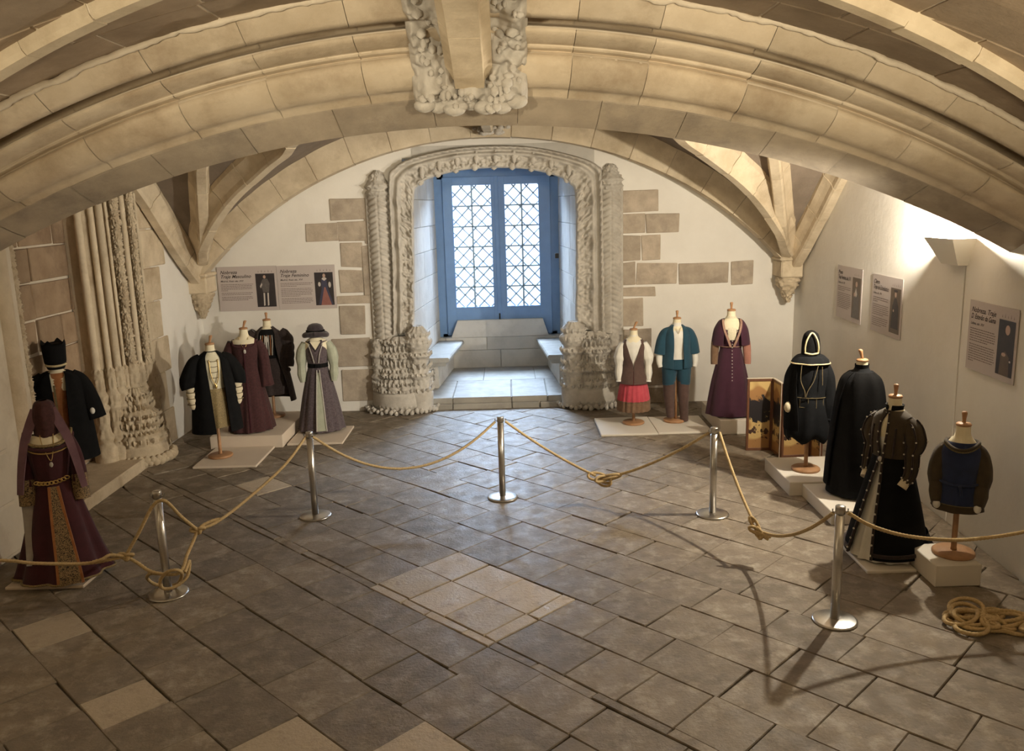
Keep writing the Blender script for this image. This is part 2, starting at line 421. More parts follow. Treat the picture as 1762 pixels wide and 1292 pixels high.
def leaf_rings(name, c, prof, rings, m, parent, a0=-PI, a1=0.0):
    """crisp carved leaves standing in rings around a pedestal: rings of (z, how many, height, out)"""
    prof = np.array(prof, float); mb = MB()
    for q, (z, n, h, out) in enumerate(rings):
        r = float(np.interp(z, prof[:, 0], prof[:, 1])); w = (a1 - a0) / n * .46
        for k in range(n):
            a = a0 + (a1 - a0) * (k + .5 * (q % 2) + .25) / n; P = lambda da, zz, o: [c[0] + (r + o) * math.cos(a + da), c[1] + (r + o) * math.sin(a + da), zz]
            mb.add([P(0, z - h * .5, -.01), P(w, z, -.012), P(0, z + h * .5, .012 + out * .6), P(-w, z, -.012), P(0, z - h * .05, out), P(w * .5, z + h * .25, out * .5), P(-w * .5, z + h * .25, out * .5)],
                   [(0, 1, 4), (1, 5, 4), (5, 2, 4), (2, 6, 4), (6, 3, 4), (3, 0, 4)])
    return mb.build(name, m, parent, False, 'stuff')


# far jamb: shafts and carved strips stepping inwards from the wall face
def plain(T, Z): return -.006 * (np.abs((Z % .62) - .31) > .302)
jam = [(-5.09, 10.17, .045, 'shaft'), (-4.99, 10.29, .036, 'shaft'), (-4.933, 10.387, .046, 'shaft'), (-4.885, 10.465, .02, 'shaft'), (-4.83, 10.555, .058, 'carved'), (-4.77, 10.655, .036, 'shaft'), (-4.715, 10.755, .045, 'carved'), (-4.685, 10.835, .02, 'shaft')]
mesh('jamb_core', *grid(np.array([[[x, y, .1], [x, y, 4.2]] for (x, y) in ((NX, 10.2), (-5.12, 10.2), (-5.0, 10.34), (-4.80, 10.66), (-4.70, 10.88), (-4.8, 10.95))])), M['carvew'], wall_left)
for (x, y, r, k) in jam:
    if k == 'shaft': rcolumn('colonnette', (x, y), [(.9, r), (4.2, r)], plain, M['rib'], wall_left, 20, .05)
    else: rcolumn('carved_colonnette', (x, y), [(1.25, r), (4.2, r)], lambda T, Z, r=r: leafy(.045 * r / .06, 26, 5, x)(T, Z), M['carvew'], wall_left, 44, .010)
    # moulded base of each shaft
    rcolumn('colonnette_base', (x, y), [(.13, r + .10), (.3, r + .09), (.36, r + .04), (.44, r + .07), (.50, r + .03), (.74, r + .03), (.80, r + .06), (.85, r + .025), (.95, r + .05), (1.02, r + .02), (1.26, r + .02), (1.3, r - .005)],
            (lambda T, Z, y=y: .008 * np.clip(np.sin(7 * T) * 2, -1, 1) * (np.sin(Z * 30) > -.3) + leafy(.009, 34, 9, y * 3)(T, Z)), M['carvew'], wall_left, 30, .013)
rcolumn('jamb_plinth', (-4.84, 10.55), [(.0, .35), (.24, .33), (.28, .29), (.36, .31), (.42, .25), (.60, .22), (.66, .25), (.72, .17), (.95, .14), (1.0, .10)], lambda T, Z: (.045 * np.clip(np.abs(np.cos(6 * T)) * 2.2 - .7, 0, 1) * np.clip(np.sin((Z - .26) * 24) * 2 + .9, .1, 1) + .010 * np.clip(np.sin(24 * T) * 2, -1, 1) + leafy(.018, 26, 10, 4)(T, Z)) * (Z > .26), M['carvew'], wall_left, 80, .013)
leaf_rings('carved_leaves', (-4.84, 10.55), [(.0, .35), (.24, .33), (.28, .31), (.36, .33), (.42, .28), (.60, .26), (.66, .28), (.72, .2), (.95, .17), (1.0, .13)],
           [(.32, 16, .10, .04), (.42, 20, .09, .035), (.52, 16, .12, .045), (.63, 20, .08, .04), (.74, 14, .12, .04), (.87, 14, .10, .035)], M['carvew'], wall_left, -PI * .75, PI * .45)
pb = MB()
for k in range(26):
    a = -1.9 + 2.4 * k / 25; pb.add(*blob((-4.84 + .38 * math.cos(a), 10.58 + .38 * math.sin(a), .06 + .03 * (k % 2)), .05 + .015 * random.random(), 8))
pb.build('carved_pebbles', M['carvew'], wall_left, True, 'stuff')
# near jamb
rcolumn('colonnette', (-4.85, 7.98), [(.0, .17), (.5, .15), (.6, .13), (4.2, .13)], plain, M['rib'], wall_left, 28, .05)
rcolumn('carved_colonnette', (-4.83, 8.215), [(.13, .10), (.9, .085), (1.0, .06), (4.2, .06)], leafy(.035, 28, 5, 9), M['carvew'], wall_left, 40, .012)

# ------------------------------------------------------------------ window recess
RY = 15.42                                         # face of the parapet under the window
WX0, WX1, WZ0, WZ1 = -1.27, .88, .70, 3.70
rec = wall_back
for sgn, x0, x1 in ((-1, HX0, WX0 - .02), (1, HX1, WX1 + .02)):
    Q = [(x0, YB + .0), (x1, RY + .5)]
    nseg = 5; zr = [.17, .62, 1.05, 1.5, 1.95, 2.38, 2.8, 3.25, 3.9]
    bkV = np.array([[x0 + sgn * .03, YB + .02, -.1], [x1 + sgn * .03, 16.2, -.1], [x1 + sgn * .03, 16.2, 4.2], [x0 + sgn * .03, YB + .02, 4.2]])
    bkV = np.concatenate([bkV, bkV + [sgn * .35, 0, 0]])
    mesh('reveal_core', bkV, [(0, 1, 2, 3), (4, 7, 6, 5), (0, 4, 5, 1), (1, 5, 6, 2), (2, 6, 7, 3), (3, 7, 4, 0)], M['reveal'], rec)
    for k in range(len(zr) - 1):
        cuts = [0, random.uniform(.22, .4), random.uniform(.55, .75), 1.0] if k % 2 else [0, random.uniform(.35, .5), random.uniform(.78, .88), 1.0]
        for c0, c1 in zip(cuts[:-1], cuts[1:]):
            p = lambda t, off, zz: [x0 + (x1 - x0) * t - sgn * off, YB + .02 + (RY + .55 - YB) * t, zz]
            g = .003; o = random.uniform(.0, .004); b = .005
            V = [p(c0 + g / 2, -.04, zr[k] + g), p(c1 - g / 2, -.04, zr[k] + g), p(c1 - g / 2, -.04, zr[k + 1] - g), p(c0 + g / 2, -.04, zr[k + 1] - g),
                 p(c0 + g / 2, o - b, zr[k] + g), p(c1 - g / 2, o - b, zr[k] + g), p(c1 - g / 2, o - b, zr[k + 1] - g), p(c0 + g / 2, o - b, zr[k + 1] - g),
                 p(c0 + g, o, zr[k] + g + b), p(c1 - g, o, zr[k] + g + b), p(c1 - g, o, zr[k + 1] - g - b), p(c0 + g, o, zr[k + 1] - g - b)]
            mesh('stone', V, [(8, 9, 10, 11)] + [(4 + i, 4 + (i + 1) % 4, 8 + (i + 1) % 4, 8 + i) for i in range(4)] + [(i, (i + 1) % 4, 4 + (i + 1) % 4, 4 + i) for i in range(4)], M['reveal'], rec)
mesh('recess_vault', *cbox((HX0 - .3, YB + .02, 3.84), (HX1 + .3, 16.2, 4.3), .002), M['reveal'], rec)
# recess floor of slabs, its stepped front edge
for (a, b_) in ((HX0 - .02, -.95), (-.945, -.02), (-.015, .55), (.555, HX1 + .02)):
    mesh('slab', *cbox((a, YB - .05, .05), (b_, 14.25, .172), .012, .001), M['sill'], rec)
for (a, b_) in ((HX0, -.5), (-.495, .4), (.405, HX1)):
    mesh('slab', *cbox((a, 14.255, .05), (b_, RY + .1, .17), .006, .001), M['sill'], rec)
mesh('step_riser', *cbox((HX0 + .02, YB - .02, .0), (HX1 - .02, YB + .3, .055), .01), M['sill'], rec)
for (a, b_) in ((-1.42, -.95), (-.94, -.02), (-.01, .42), (.43, .98)):
    mesh('step_stone', *cbox((a, YB - .12, -.02), (b_, YB + .1, .085), .012, .002), M['sill'], rec)
mesh('slab_bed', *cbox((HX0 - .1, YB, -.1), (HX1 + .1, RY + .2, .15), .002), M['sill'], rec)
mesh('parapet_core', *cbox((HX0, RY + .03, -.1), (HX1, RY + .45, .735), .002), M['reveal'], rec)
# parapet below the window
for (a, b_, z0, z1) in ((-1.2, -.2, .17, .50), (-.19, .9, .17, .50), (-1.2, -.45, .505, .74), (-.445, .9, .505, .74)):
    mesh('parapet_stone', *cbox((a, RY, z0), (b_, RY + .3, z1), .006, .001), M['reveal'], rec)
PV = np.array([[-1.10, RY + .005, .745], [.70, RY + .005, .745], [.60, RY + .07, 1.05], [-.98, RY + .07, 1.05], [-1.10, RY + .25, .745], [.70, RY + .25, .745], [.60, RY + .16, 1.05], [-.98, RY + .16, 1.05]])
mesh('parapet_coping', PV, [(0, 1, 2, 3), (4, 7, 6, 5), (0, 4, 5, 1), (1, 5, 6, 2), (2, 6, 7, 3), (3, 7, 4, 0)], M['reveal'], rec)

# the two stone window seats
for sgn, lab in ((-1, 'stone window seat against the left reveal under the blue window'), (1, 'stone window seat against the right reveal under the blue window')):
    e = empty('window_seat', (-1.25 if sgn < 0 else .86, 14.4, .17), 0, lab, 'bench')
    fx = lambda y: (HX0 + (WX0 - HX0) * (y - YB) / 3.0) if sgn < 0 else (HX1 + (WX1 - HX1) * (y - YB) / 3.0)
    w = .47; y0, y1 = 13.62, RY - .005; L0 = e.location
    def seat(z0, z1, wf, yo, b):
        V = []
        for (y, ww) in ((y0 + yo, wf), (y1, wf - .02)):
            xa = fx(y) + sgn * -.005; xb = xa - sgn * ww
            for (x, z) in ((xa, z0), (xb - sgn * -b, z0), (xb, z0 + b), (xb, z1 - b), (xb + sgn * b, z1), (xa, z1)): V.append([x - L0[0], y - L0[1], z - L0[2]])
        return V, [(0, 1, 2, 3, 4, 5), (11, 10, 9, 8, 7, 6)] + [(i, (i + 1) % 6, 6 + (i + 1) % 6, 6 + i) for i in range(6)]
    mesh('seat_slab', *seat(.615, .695, w, 0, .02), M['sill'], e)
    mesh('seat_moulding', *seat(.545, .613, w - .06, .04, .02), M['sill'], e)
    mesh('seat_support', *seat(.17, .543, w - .20, .09, .01), M['carve'], e)
    tp = MB()
    for k in range(5):
        xa = fx(y0) + (-sgn) * (.03 + .0 * k)
        P = [[xa - sgn * (.0 + .19 * t) - L0[0], y0 + .085 - L0[1], .2 + .055 * k + .13 * t - L0[2]] for t in np.linspace(0, 1, 5)]
        tp.add(*tube(P, .018, 6))
    tp.build('rope_carving', M['carve'], e, True)

# ------------------------------------------------------------------ window
win = empty('window_1', (0, 0, 0), kind='structure')
WY = 15.62
wm = (WX0 + WX1) / 2
def arcz(x): return 3.70 - .09 * ((x - wm) / 1.07) ** 2
fr = MB()
fr.add(*cbox((WX0 - .1, WY, WZ0), (WX0 + .13, WY + .12, WZ1 + .16), .008)); fr.add(*cbox((WX1 - .13, WY, WZ0), (WX1 + .1, WY + .12, WZ1 + .16), .008)); fr.add(*cbox((WX0, WY, 3.60), (WX1, WY + .12, 3.88), .008)); fr.add(*cbox((WX0, WY, WZ0 - .1), (WX1, WY + .12, WZ0 + .1), .008))
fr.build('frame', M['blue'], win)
for s, xa, xb in ((0, WX0 + .10, wm - .004), (1, wm + .004, WX1 - .10)):
    # glazed opening of each casement
    gx0, gx1 = ((-.99, -.295) if s == 0 else (-.045, .565)); gz0, gz1 = 1.29, 3.49
    cs = MB()
    cs.add(*cbox((xa, WY - .04, WZ0 + .06), (gx0, WY + .05, 3.64), .008)); cs.add(*cbox((gx1, WY - .04, WZ0 + .06), (xb, WY + .05, 3.64), .008))
    cs.add(*cbox((gx0 - .01, WY - .04, WZ0 + .06), (gx1 + .01, WY + .05, gz0), .008)); cs.add(*cbox((gx0 - .01, WY - .04, gz1), (gx1 + .01, WY + .05, 3.64), .008))
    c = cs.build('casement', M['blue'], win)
    nx, nz = 2, 6
    for i in range(nx):
        for j in range(nz):
            x0 = gx0 + (gx1 - gx0) * i / nx; x1 = gx0 + (gx1 - gx0) * (i + 1) / nx; z0 = gz0 + (gz1 - gz0) * j / nz; z1 = gz0 + (gz1 - gz0) * (j + 1) / nz
            mesh('pane', [[x0, WY + .0, z0], [x1, WY, z0], [x1, WY, z1], [x0, WY, z1]], [(0, 1, 2, 3)], M['glass'], c)
    bars = MB()
    for i in range(1, nx): x = gx0 + (gx1 - gx0) * i / nx; bars.add(*cbox((x - .016, WY - .02, gz0), (x + .016, WY + .02, gz1), .003))
    for j in range(1, nz): z = gz0 + (gz1 - gz0) * j / nz; bars.add(*cbox((gx0, WY - .02, z - .014), (gx1, WY + .02, z + .014), .003))
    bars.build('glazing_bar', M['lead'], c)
    cw, ch = (gx1 - gx0) / nx, (gz1 - gz0) / nz
    ld2 = MB()
    for sg in (1, -1):
        for k in range(-8, 2 * nz + 10):
            zz = gz0 + ch * .66 * k + ch * (.15 if sg > 0 else .42) + sg * 1.03 * (np.linspace(gx0, gx1, 300) - gx0); xs = np.linspace(gx0, gx1, 300)
            ok = (zz >= gz0) & (zz <= gz1)
            if ok.sum() > 3:
                i0, i1 = np.where(ok)[0][[0, -1]]
                ld2.add(*tube([[xs[i0], WY - .004, zz[i0]], [xs[i1], WY - .004, zz[i1]]], .014, 6))
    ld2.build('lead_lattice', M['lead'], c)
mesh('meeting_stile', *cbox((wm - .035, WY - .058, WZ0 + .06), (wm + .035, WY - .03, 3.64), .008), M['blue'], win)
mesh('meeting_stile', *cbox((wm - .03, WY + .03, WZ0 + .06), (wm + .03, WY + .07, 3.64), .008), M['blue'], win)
mesh('espagnolette', *tube([[wm, WY - .07, .95], [wm, WY - .07, 1.16]], .014, 8), M['iron'], win, True)
gnd = mesh('terrace', *cbox((-60, 16.3, -6.2), (60, 140, -6), .01), M['ground']); gnd['kind'] = 'structure'

# ------------------------------------------------------------------ quoins on the back wall (surveyed in the photograph, Y = 13)
Q = [(568, 340, 628, 380), (527, 384, 581, 416), (582, 381, 628, 416), (587, 417, 624, 461), (586, 463, 624, 505), (580, 507, 640, 524), (587, 526, 628, 576), (573, 580, 637, 632), (590, 634, 650, 690),
     (1065, 326, 1134, 366), (1062, 367, 1110, 402), (1111, 366, 1169, 402), (1065, 404, 1103, 450), (1104, 403, 1137, 449), (1062, 451, 1094, 491), (1095, 451, 1166, 490), (1167, 450, 1255, 489), (1256, 448, 1297, 491),
     (1065, 492, 1128, 511), (1065, 512, 1108, 562), (1072, 564, 1122, 610), (1085, 612, 1145, 664), (1080, 666, 1150, 697),
     (628, 340, 662, 420), (626, 421, 662, 508), (640, 508, 664, 580), (1050, 300, 1070, 330)]
for (u0, v0, u1, v1) in Q:
    a = at_y(u0, v1, YB); b_ = at_y(u1, v0, YB)
    mesh('stone', *cbox((a[0] + .004, YB - .012 - random.uniform(0, .008), a[2] + .004), (b_[0] - .004, YB + .05, b_[2] - .004), .008, .006), M['quoin'], wall_back)

# ------------------------------------------------------------------ carved surround of the window recess
def px(L, Y=12.95): return np.array([at_y(u, v, Y)[[0, 2]] for (u, v) in L])
inn = px([(713, 570), (713, 450), (712, 340), (722, 318), (745, 305), (795, 293), (850, 289), (905, 291), (955, 302), (980, 316), (990, 340), (991, 450), (990, 565)])
out = px([(676, 575), (674, 450), (668, 315), (678, 288), (712, 270), (780, 255), (850, 250), (920, 253), (990, 268), (1028, 284), (1037, 310), (1040, 450), (1042, 570)])
NS, NW = 620, 34
I = spline(inn, NS); O = spline(out, NS); W = np.linspace(0, 1, NW)
S = np.linspace(0, 1, NS) * 7.6
base = np.interp(W, [0, .06, .10, .30, .50, .56, .62, .68, .74, .80, .86, .93, 1.0], [.0, .06, .04, .015, .05, .11, .12, .10, .05, .05, .13, .14, .02])
SS, WW = np.meshgrid(S, W, indexing='ij')
p3 = np.stack([SS * 13, WW * 5, 0 * SS + 3.1], -1).reshape(-1, 3)
fol = (np.abs(fbm(p3, 3) - .5) * 3.2 + (vnoise(p3 * 2.2) - .5) * .8).reshape(SS.shape)
m1 = ((WW > .08) & (WW < .54)); rope = ((WW > .84) & (WW < .97))
knob = np.exp(-((((SS + .2) % .62) - .31) / .07) ** 2) * (np.exp(-((WW - .62) / .09) ** 2) + np.exp(-((WW - .06) / .06) ** 2))
dep = base[None] + m1 * fol * .065 + rope * .028 * np.abs(np.sin(SS * 30 + WW * 14)) + .06 * knob + .008 * fol
XZ = I[:, None] * (1 - W)[None, :, None] + O[:, None] * W[None, :, None]
G = np.stack([XZ[..., 0], YB - .01 - dep, XZ[..., 1]], -1)
mesh('carved_surround', *grid(G), M['carve'], wall_back, True)
# the wall around the shaped opening
EX = np.array([[(-1.75 if p[0] < XC else 1.32) if abs(p[0] - XC) > 1.15 else p[0], p[1] if p[1] < 3.3 else 4.02] for p in I])
C0 = I * .8 + O * .2
mesh('opening_infill', *grid(np.stack([np.stack([C0[:, 0], 0 * C0[:, 0] + YB + .25, C0[:, 1]], -1), np.stack([C0[:, 0], 0 * C0[:, 0] + YB - .012, C0[:, 1]], -1), np.stack([EX[:, 0], 0 * EX[:, 0] + YB - .008, EX[:, 1]], -1)], 1)), M['reveal'], wall_back)
# leaf pendants along the head of the opening
lf = MB()
for k in range(9):
    i = int(NS * (.335 + .33 * k / 8)); c = I[i]
    lf.add(*blob((c[0], YB - .05, c[1] + .03), .055, 8, (1, .9, 1.1)))
    lf.add(*blob((c[0] + .03, YB - .09, c[1] + .16), .06, 8, (.7, .8, 1.6)))
lf.build('carved_leaves', M['carve'], wall_back, True)

for sgn, ux, uxb in ((-1, 655, 690), (1, 1051, 1020)):
    c = at_y(ux, 430, 12.95)[0]; cb = at_y(uxb, 650, 12.9)[0]
    fish = lambda T, Z: .030 * np.abs(np.sin(Z * 36 + 2.6 * np.abs(T + PI / 2))) - .012 * (np.abs(T + PI / 2) < .12)
    rcolumn('carved_pilaster', (c, YB + .01), [(1.15, .145), (3.32, .145)], fish, M['carve'], wall_back, 40, .014, -PI, 0)
    mesh('pilaster_backing', *cbox((c - .19, YB - .05, 1.1), (c + .19, YB + .02, 3.36), .01), M['carve'], wall_back)
    rcolumn('pilaster_capital', (c, YB - .0), [(3.30, .15), (3.36, .20), (3.40, .16), (3.46, .21), (3.52, .15), (3.58, .12), (3.66, .09), (3.70, .04)], leafy(.035, 26, 6, c), M['carve'], wall_back, 36, .014, -PI, 0)
    # stepped pedestal with niches, drums and hanging points
    pr = [(.07, .47), (.12, .50), (.30, .49), (.36, .44), (.40, .46), (.52, .40), (.56, .36), (.60, .41), (.66, .35), (.84, .33), (.88, .38), (.93, .32), (1.06, .30), (1.10, .34), (1.16, .26), (1.2, .2)]
    hf = lambda T, Z: (Z > .33) * (.050 * np.clip(np.abs(np.cos(7 * T)) * 2.2 - .7, 0, 1) * np.clip(np.sin((Z - .33) * 26) * 2 + .9, 0.1, 1) + .014 * np.clip(np.sin(28 * T) * 2, -1, 1) * (np.sin(Z * 26) > -.2) + leafy(.022, 26, 12, c)(T, Z)) + (Z < .13) * .012 * np.sin(40 * T) - .018
    rcolumn('carved_pedestal', (cb, YB + .06), pr, hf, M['carve'], wall_back, 90, .013, -PI, 0)
    leaf_rings('carved_leaves', (cb, YB + .06), pr, [(.36, 26, .08, .05), (.46, 22, .11, .06), (.58, 26, .09, .05), (.66, 20, .10, .06), (.78, 18, .14, .05), (.90, 22, .09, .05), (1.0, 16, .12, .05), (1.11, 18, .09, .05)], M['carve'], wall_back)
    ci = cb - sgn * .30
    leaf_rings('carved_leaves', (ci, YB - .16), [(.05, .19), (.3, .2), (.4, .17), (1.3, .17)], [(.36, 14, .10, .04), (.60, 16, .09, .05), (.74, 12, .12, .04), (.92, 16, .09, .05), (1.10, 16, .10, .05), (1.22, 12, .09, .03)], M['carve'], wall_back, 0, 2 * PI)
    pr2 = [(.05, .19), (.30, .20), (.40, .15), (.52, .16), (.60, .20), (.64, .15), (.84, .15), (.90, .21), (.96, .15), (1.05, .20), (1.12, .22), (1.18, .15), (1.24, .19), (1.30, .12), (1.36, .07)]
    rcolumn('carved_pedestal', (ci, YB - .16), pr2, lambda T, Z: (.012 * np.clip(np.sin(12 * T) * 2, -1, 1) * (np.sin(Z * 30) > -.2) + leafy(.020, 30, 9, ci)(T, Z)) * (Z > .3), M['carve'], wall_back, 48, .013)
    ck = cb + sgn * .33
    rcolumn('carved_pedestal', (ck, YB - .08), [(.08, .10), (.5, .10), (.56, .14), (.62, .10), (.85, .10), (.9, .14), (.96, .09), (1.1, .1), (1.16, .06)], leafy(.025, 24, 6, ck), M['carve'], wall_back, 36, .013)
    pe = MB()
    for q in range(46):
        a = -PI + PI * (q + .5) / 46; r = .54 + .05 * (q % 2)
        pe.add(*blob((cb + r * math.cos(a), YB + .06 + r * .82 * math.sin(a), .03 + .035 * ((q * 7) % 3) / 2), .034 + .012 * random.random(), 7))
    pe.build('carved_pebbles', M['carve'], wall_back, True, 'stuff')
mesh('shutter_hook', *cbox((at_y(959, 433, 13.6)[0] - .02, 13.9, 2.25), (at_y(959, 433, 13.6)[0] + .04, 13.95, 2.33), .005), M['iron'], wall_back)

# ------------------------------------------------------------------ vaults
ceiling = mesh('ceiling', *cbox((-6.2, -2.1, TOP - .1), (5.3, 16.4, TOP + .2), .002), M['web']); ceiling['kind'] = 'structure'
def aw(x):  # near bay: flat segmental barrel
    d = np.minimum(np.abs(np.asarray(x, float) - XC), 7.5); return 4.57 - 8 + np.sqrt(64 - d * d)
xs = np.linspace(-5.0, 4.6, 50); ys = np.linspace(-1.9, 6.05, 20)
G = np.stack([np.repeat(xs[:, None], 20, 1), np.repeat(ys[None], 50, 0), np.repeat(aw(xs)[:, None], 20, 1) + .003], -1)
mesh('near_vault_bed', *grid(G), M['mortar'], ceiling)
edges = [4.0, 4.55, 5.05, 5.55, 6.06]
for r in range(4):
    x = -4.9 + .3 * (r % 2)
    while x < 4.5:
        w = random.uniform(.55, .85); g = .010; y0, y1 = edges[r] + g, edges[r + 1] - g
        xx = np.linspace(x + g, min(x + w, 4.55) - g, 4); o = random.uniform(.0, .009)
        if xx[-1] - xx[0] > .15:
            T = np.array([[[a, y, aw(a) - o] for y in (y0, y1)] for a in xx]); U = T + [0, 0, .05]
            V = np.concatenate([T.reshape(-1, 3), U.reshape(-1, 3)]); F = [(2 * i, 2 * i + 1, 2 * i + 3, 2 * i + 2) for i in range(3)]
            F += [(2 * i, 2 * i + 2, 8 + 2 * i + 2, 8 + 2 * i) for i in range(3)] + [(2 * i + 1, 8 + 2 * i + 1, 8 + 2 * i + 3, 2 * i + 3) for i in range(3)] + [(0, 8, 9, 1), (6, 7, 15, 14)]
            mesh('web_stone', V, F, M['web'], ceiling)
        x += w


def sweep(P, prof, up=(0, 0, 1)):
    """closed profile (lateral, up) along P, keeping the up vector upright"""
    P = np.asarray(P, float); T = np.gradient(P, axis=0); T /= np.linalg.norm(T, axis=1)[:, None]
    up = np.array(up, float); Lt = np.cross(T, up); Lt /= np.linalg.norm(Lt, axis=1)[:, None]; Up = np.cross(Lt, T); pr = np.asarray(prof, float)
    return P[:, None] + pr[None, :, :1] * Lt[:, None] + pr[None, :, 1:2] * Up[:, None]


def rib(name, P, prof, m, nst, parent=ceiling, up=(0, 0, 1), fine=6):
    """a rib of nst separate stones over a mortar core"""
    P = spline(P, nst * fine + 1); pr = np.array(prof, float)
    core = sweep(P, pr * [.93, 1] + [0, .012], up)
    r = mesh(name, *grid(core, cv=True, capu=True), M['mortar'], parent)
    for k in range(nst):
        seg = P[k * fine:(k + 1) * fine + 1].copy(); d0 = seg[1] - seg[0]; d1 = seg[-1] - seg[-2]
        seg[0] += d0 / np.linalg.norm(d0) * .004; seg[-1] -= d1 / np.linalg.norm(d1) * .004
        j = rng.normal(0, .0025, 3)
        mesh('rib_stone', *grid(sweep(seg, pr, up) + j, cv=True, capu=True), m, r)
    return r


RP = [(-.15, .34), (-.15, .20), (-.125, .18), (-.10, .12), (-.075, .09), (-.07, .03), (-.05, 0), (.05, 0), (.07, .03), (.075, .09), (.10, .12), (.125, .18), (.15, .20), (.15, .34)]
# ribs of the near bay, crossing the head of the picture
for sg, x0 in ((-1, -4.6), (1, 4.1)):
    pts = []
    for t in np.linspace(0, 1, 8):
        x = x0 + (XC - x0) * t; y = 5.83 - 1.42 * t if sg < 0 else 5.62 - 1.25 * t
        pts.append([x, y, aw(x) - .10])
    rib('vault_rib', pts, RP, M['rib'], 9)
rib('vault_rib', [[XC, 1.0, 4.50], [XC, 3.5, 4.46], [XC, 4.6, 4.42], [XC, 5.4, 4.32], [XC, 6.0, 4.15], [XC, 6.46, 3.98]], [(-.17, .5), (-.17, .12), (-.115, .07), (-.105, 0), (.105, 0), (.115, .07), (.17, .12), (.17, .5)], M['rib'], 8)

# the great transverse arch: profile (depth Y, height h) swept along a segmental curve, built of voussoirs
AP = np.concatenate([[(7.05, .55), (7.05, .02)], spline([(7.05, .0), (6.95, .05), (6.84, .118), (6.745, .178)], 8), spline([(6.735, .188), (6.70, .222), (6.67, .242)], 5),
                     spline([(6.63, .240), (6.575, .262), (6.52, .312), (6.475, .375), (6.462, .425), (6.485, .462), (6.525, .480)], 16), [(6.505, .488), (6.43, .486), (6.412, .498)],
                     spline([(6.43, .512), (6.37, .520), (6.30, .545), (6.25, .575), (6.245, .592), (6.29, .612), (6.40, .638), (6.50, .672), (6.50, .712), (6.36, .722), (6.22, .690), (6.165, .650)], 30),
                     spline([(6.155, .636), (6.12, .662), (6.06, .722), (6.0, .80)], 6), [(6.0, .95)]])
def arch_pt(d, prof):
    R = 9.2; th = math.asin(d / R); sc = max(.62, 1 - .27 * (d / 3.5) ** 2) if abs(d) < 4.2 else .62
    h = prof[:, 1] * sc
    return np.stack([XC + d + h * math.sin(th), prof[:, 0], 3.77 - R + math.sqrt(R * R - d * d) + h * math.cos(th)], -1)
NSOF = 10
M['soffit'] = material('shaded_arch_stone', (.35, .29, .22), (.47, .395, .30), 3, rough=.9, bump=.5, bscale=22, rand=.10, stain=(.26, .22, .18), stain_scale=1.6)  # arch stone darkened to carry the shade of the soffit
tarch = mesh('transverse_arch', *grid(np.array([arch_pt(d, AP * [1, 1] + [0, .007]) + [0, .007, 0] for d in np.linspace(-5.2, 5.0, 60)])), M['mortar'], ceiling, True)
vb = [-5.2, -4.6, -4.05, -3.45, -2.75, -2.05, -1.42, -.75, 0.05, .72, 1.25, 1.95, 2.6, 3.15, 3.75, 4.3, 5.0]
for a, b_ in zip(vb[:-1], vb[1:]):
    g = .0022; j = np.array([0, rng.normal(0, .0015), rng.normal(0, .0015)])
    G = np.array([arch_pt(d, AP[NSOF:]) for d in np.linspace(a + g, b_ - g, 7)]) + j
    V, F = grid(G); mesh('voussoir', V, F, M['arch'], tarch, True)
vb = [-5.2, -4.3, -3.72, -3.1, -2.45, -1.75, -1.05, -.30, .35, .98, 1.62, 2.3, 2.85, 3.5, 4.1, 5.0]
for a, b_ in zip(vb[:-1], vb[1:]):       # the flat soffit course below the mouldings is a ring of its own, its underside shade put into a greyer colour
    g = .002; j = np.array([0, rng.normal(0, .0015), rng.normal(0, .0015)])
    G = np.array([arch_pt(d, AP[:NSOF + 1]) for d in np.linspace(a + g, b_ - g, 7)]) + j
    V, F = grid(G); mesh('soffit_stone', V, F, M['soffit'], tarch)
mj = [arch_pt(d, np.array([(5.985, .80)]))[0] + [0, rng.normal(0, .006), rng.normal(0, .006)] for d in np.linspace(-5.0, 4.8, 110)]
mesh('mortar_joint', *tube(spline(mj, 330), .020 + .012 * rng.random(330), 7), M['mortar'], tarch, True)
# carved keystone: foliage on both sides of the ridge rib, lapping over the mouldings
NU, NV = 150, 190
hp = np.linspace(0, 1, NV); KP = np.array([(6.72, .12), (6.64, .20), (6.56, .27), (6.50, .40), (6.44, .50), (6.37, .56), (6.28, .62), (6.18, .68), (6.08, .74), (6.0, .80), (6.0, .95)]); LP = np.concatenate([[0], np.cumsum(np.hypot(*np.diff(KP, axis=0).T))])
PY = np.interp(hp * LP[-1] * .98, LP, KP[:, 0]); PH = np.interp(hp * LP[-1] * .98, LP, KP[:, 1])
PY = np.convolve(np.pad(PY, 20, 'edge'), np.ones(41) / 41, 'valid'); PH = np.convolve(np.pad(PH, 20, 'edge'), np.ones(41) / 41, 'valid')
XX = np.linspace(-.43, .43, NU); UX, VH = np.meshgrid(XX, np.arange(NV), indexing='ij')
py, ph = PY[VH], PH[VH]; hh = hp[VH]
rad = np.minimum(1, np.minimum((.43 - np.abs(UX)) / .05, 1)); foot = np.clip((hh + .02 - .10 * (np.abs(UX) / .43) ** 6) / .06, 0, 1)
p3 = np.stack([UX * 7, py * 7 + 3, ph * 7], -1).reshape(-1, 3)
rel = (np.abs(fbm(p3, 2) - .5) * 2.6 + (vnoise(p3 * 3.1) - .5) * .55 + (vnoise(p3 * .8) - .5) * 1.0).reshape(UX.shape)
ch = np.clip((np.abs(UX) - .12) / .05, 0, 1); ch = np.where(hh < .22, 1, ch)
off = np.where(rad * foot > 0, (.05 + .10 * rel) * np.sqrt(np.clip(rad * foot, 0, 1)), 0) * (.35 + .65 * ch) + .045 * np.exp(-((hh - .12) / .13) ** 2) * rad - .04 * (rad * foot < .02)
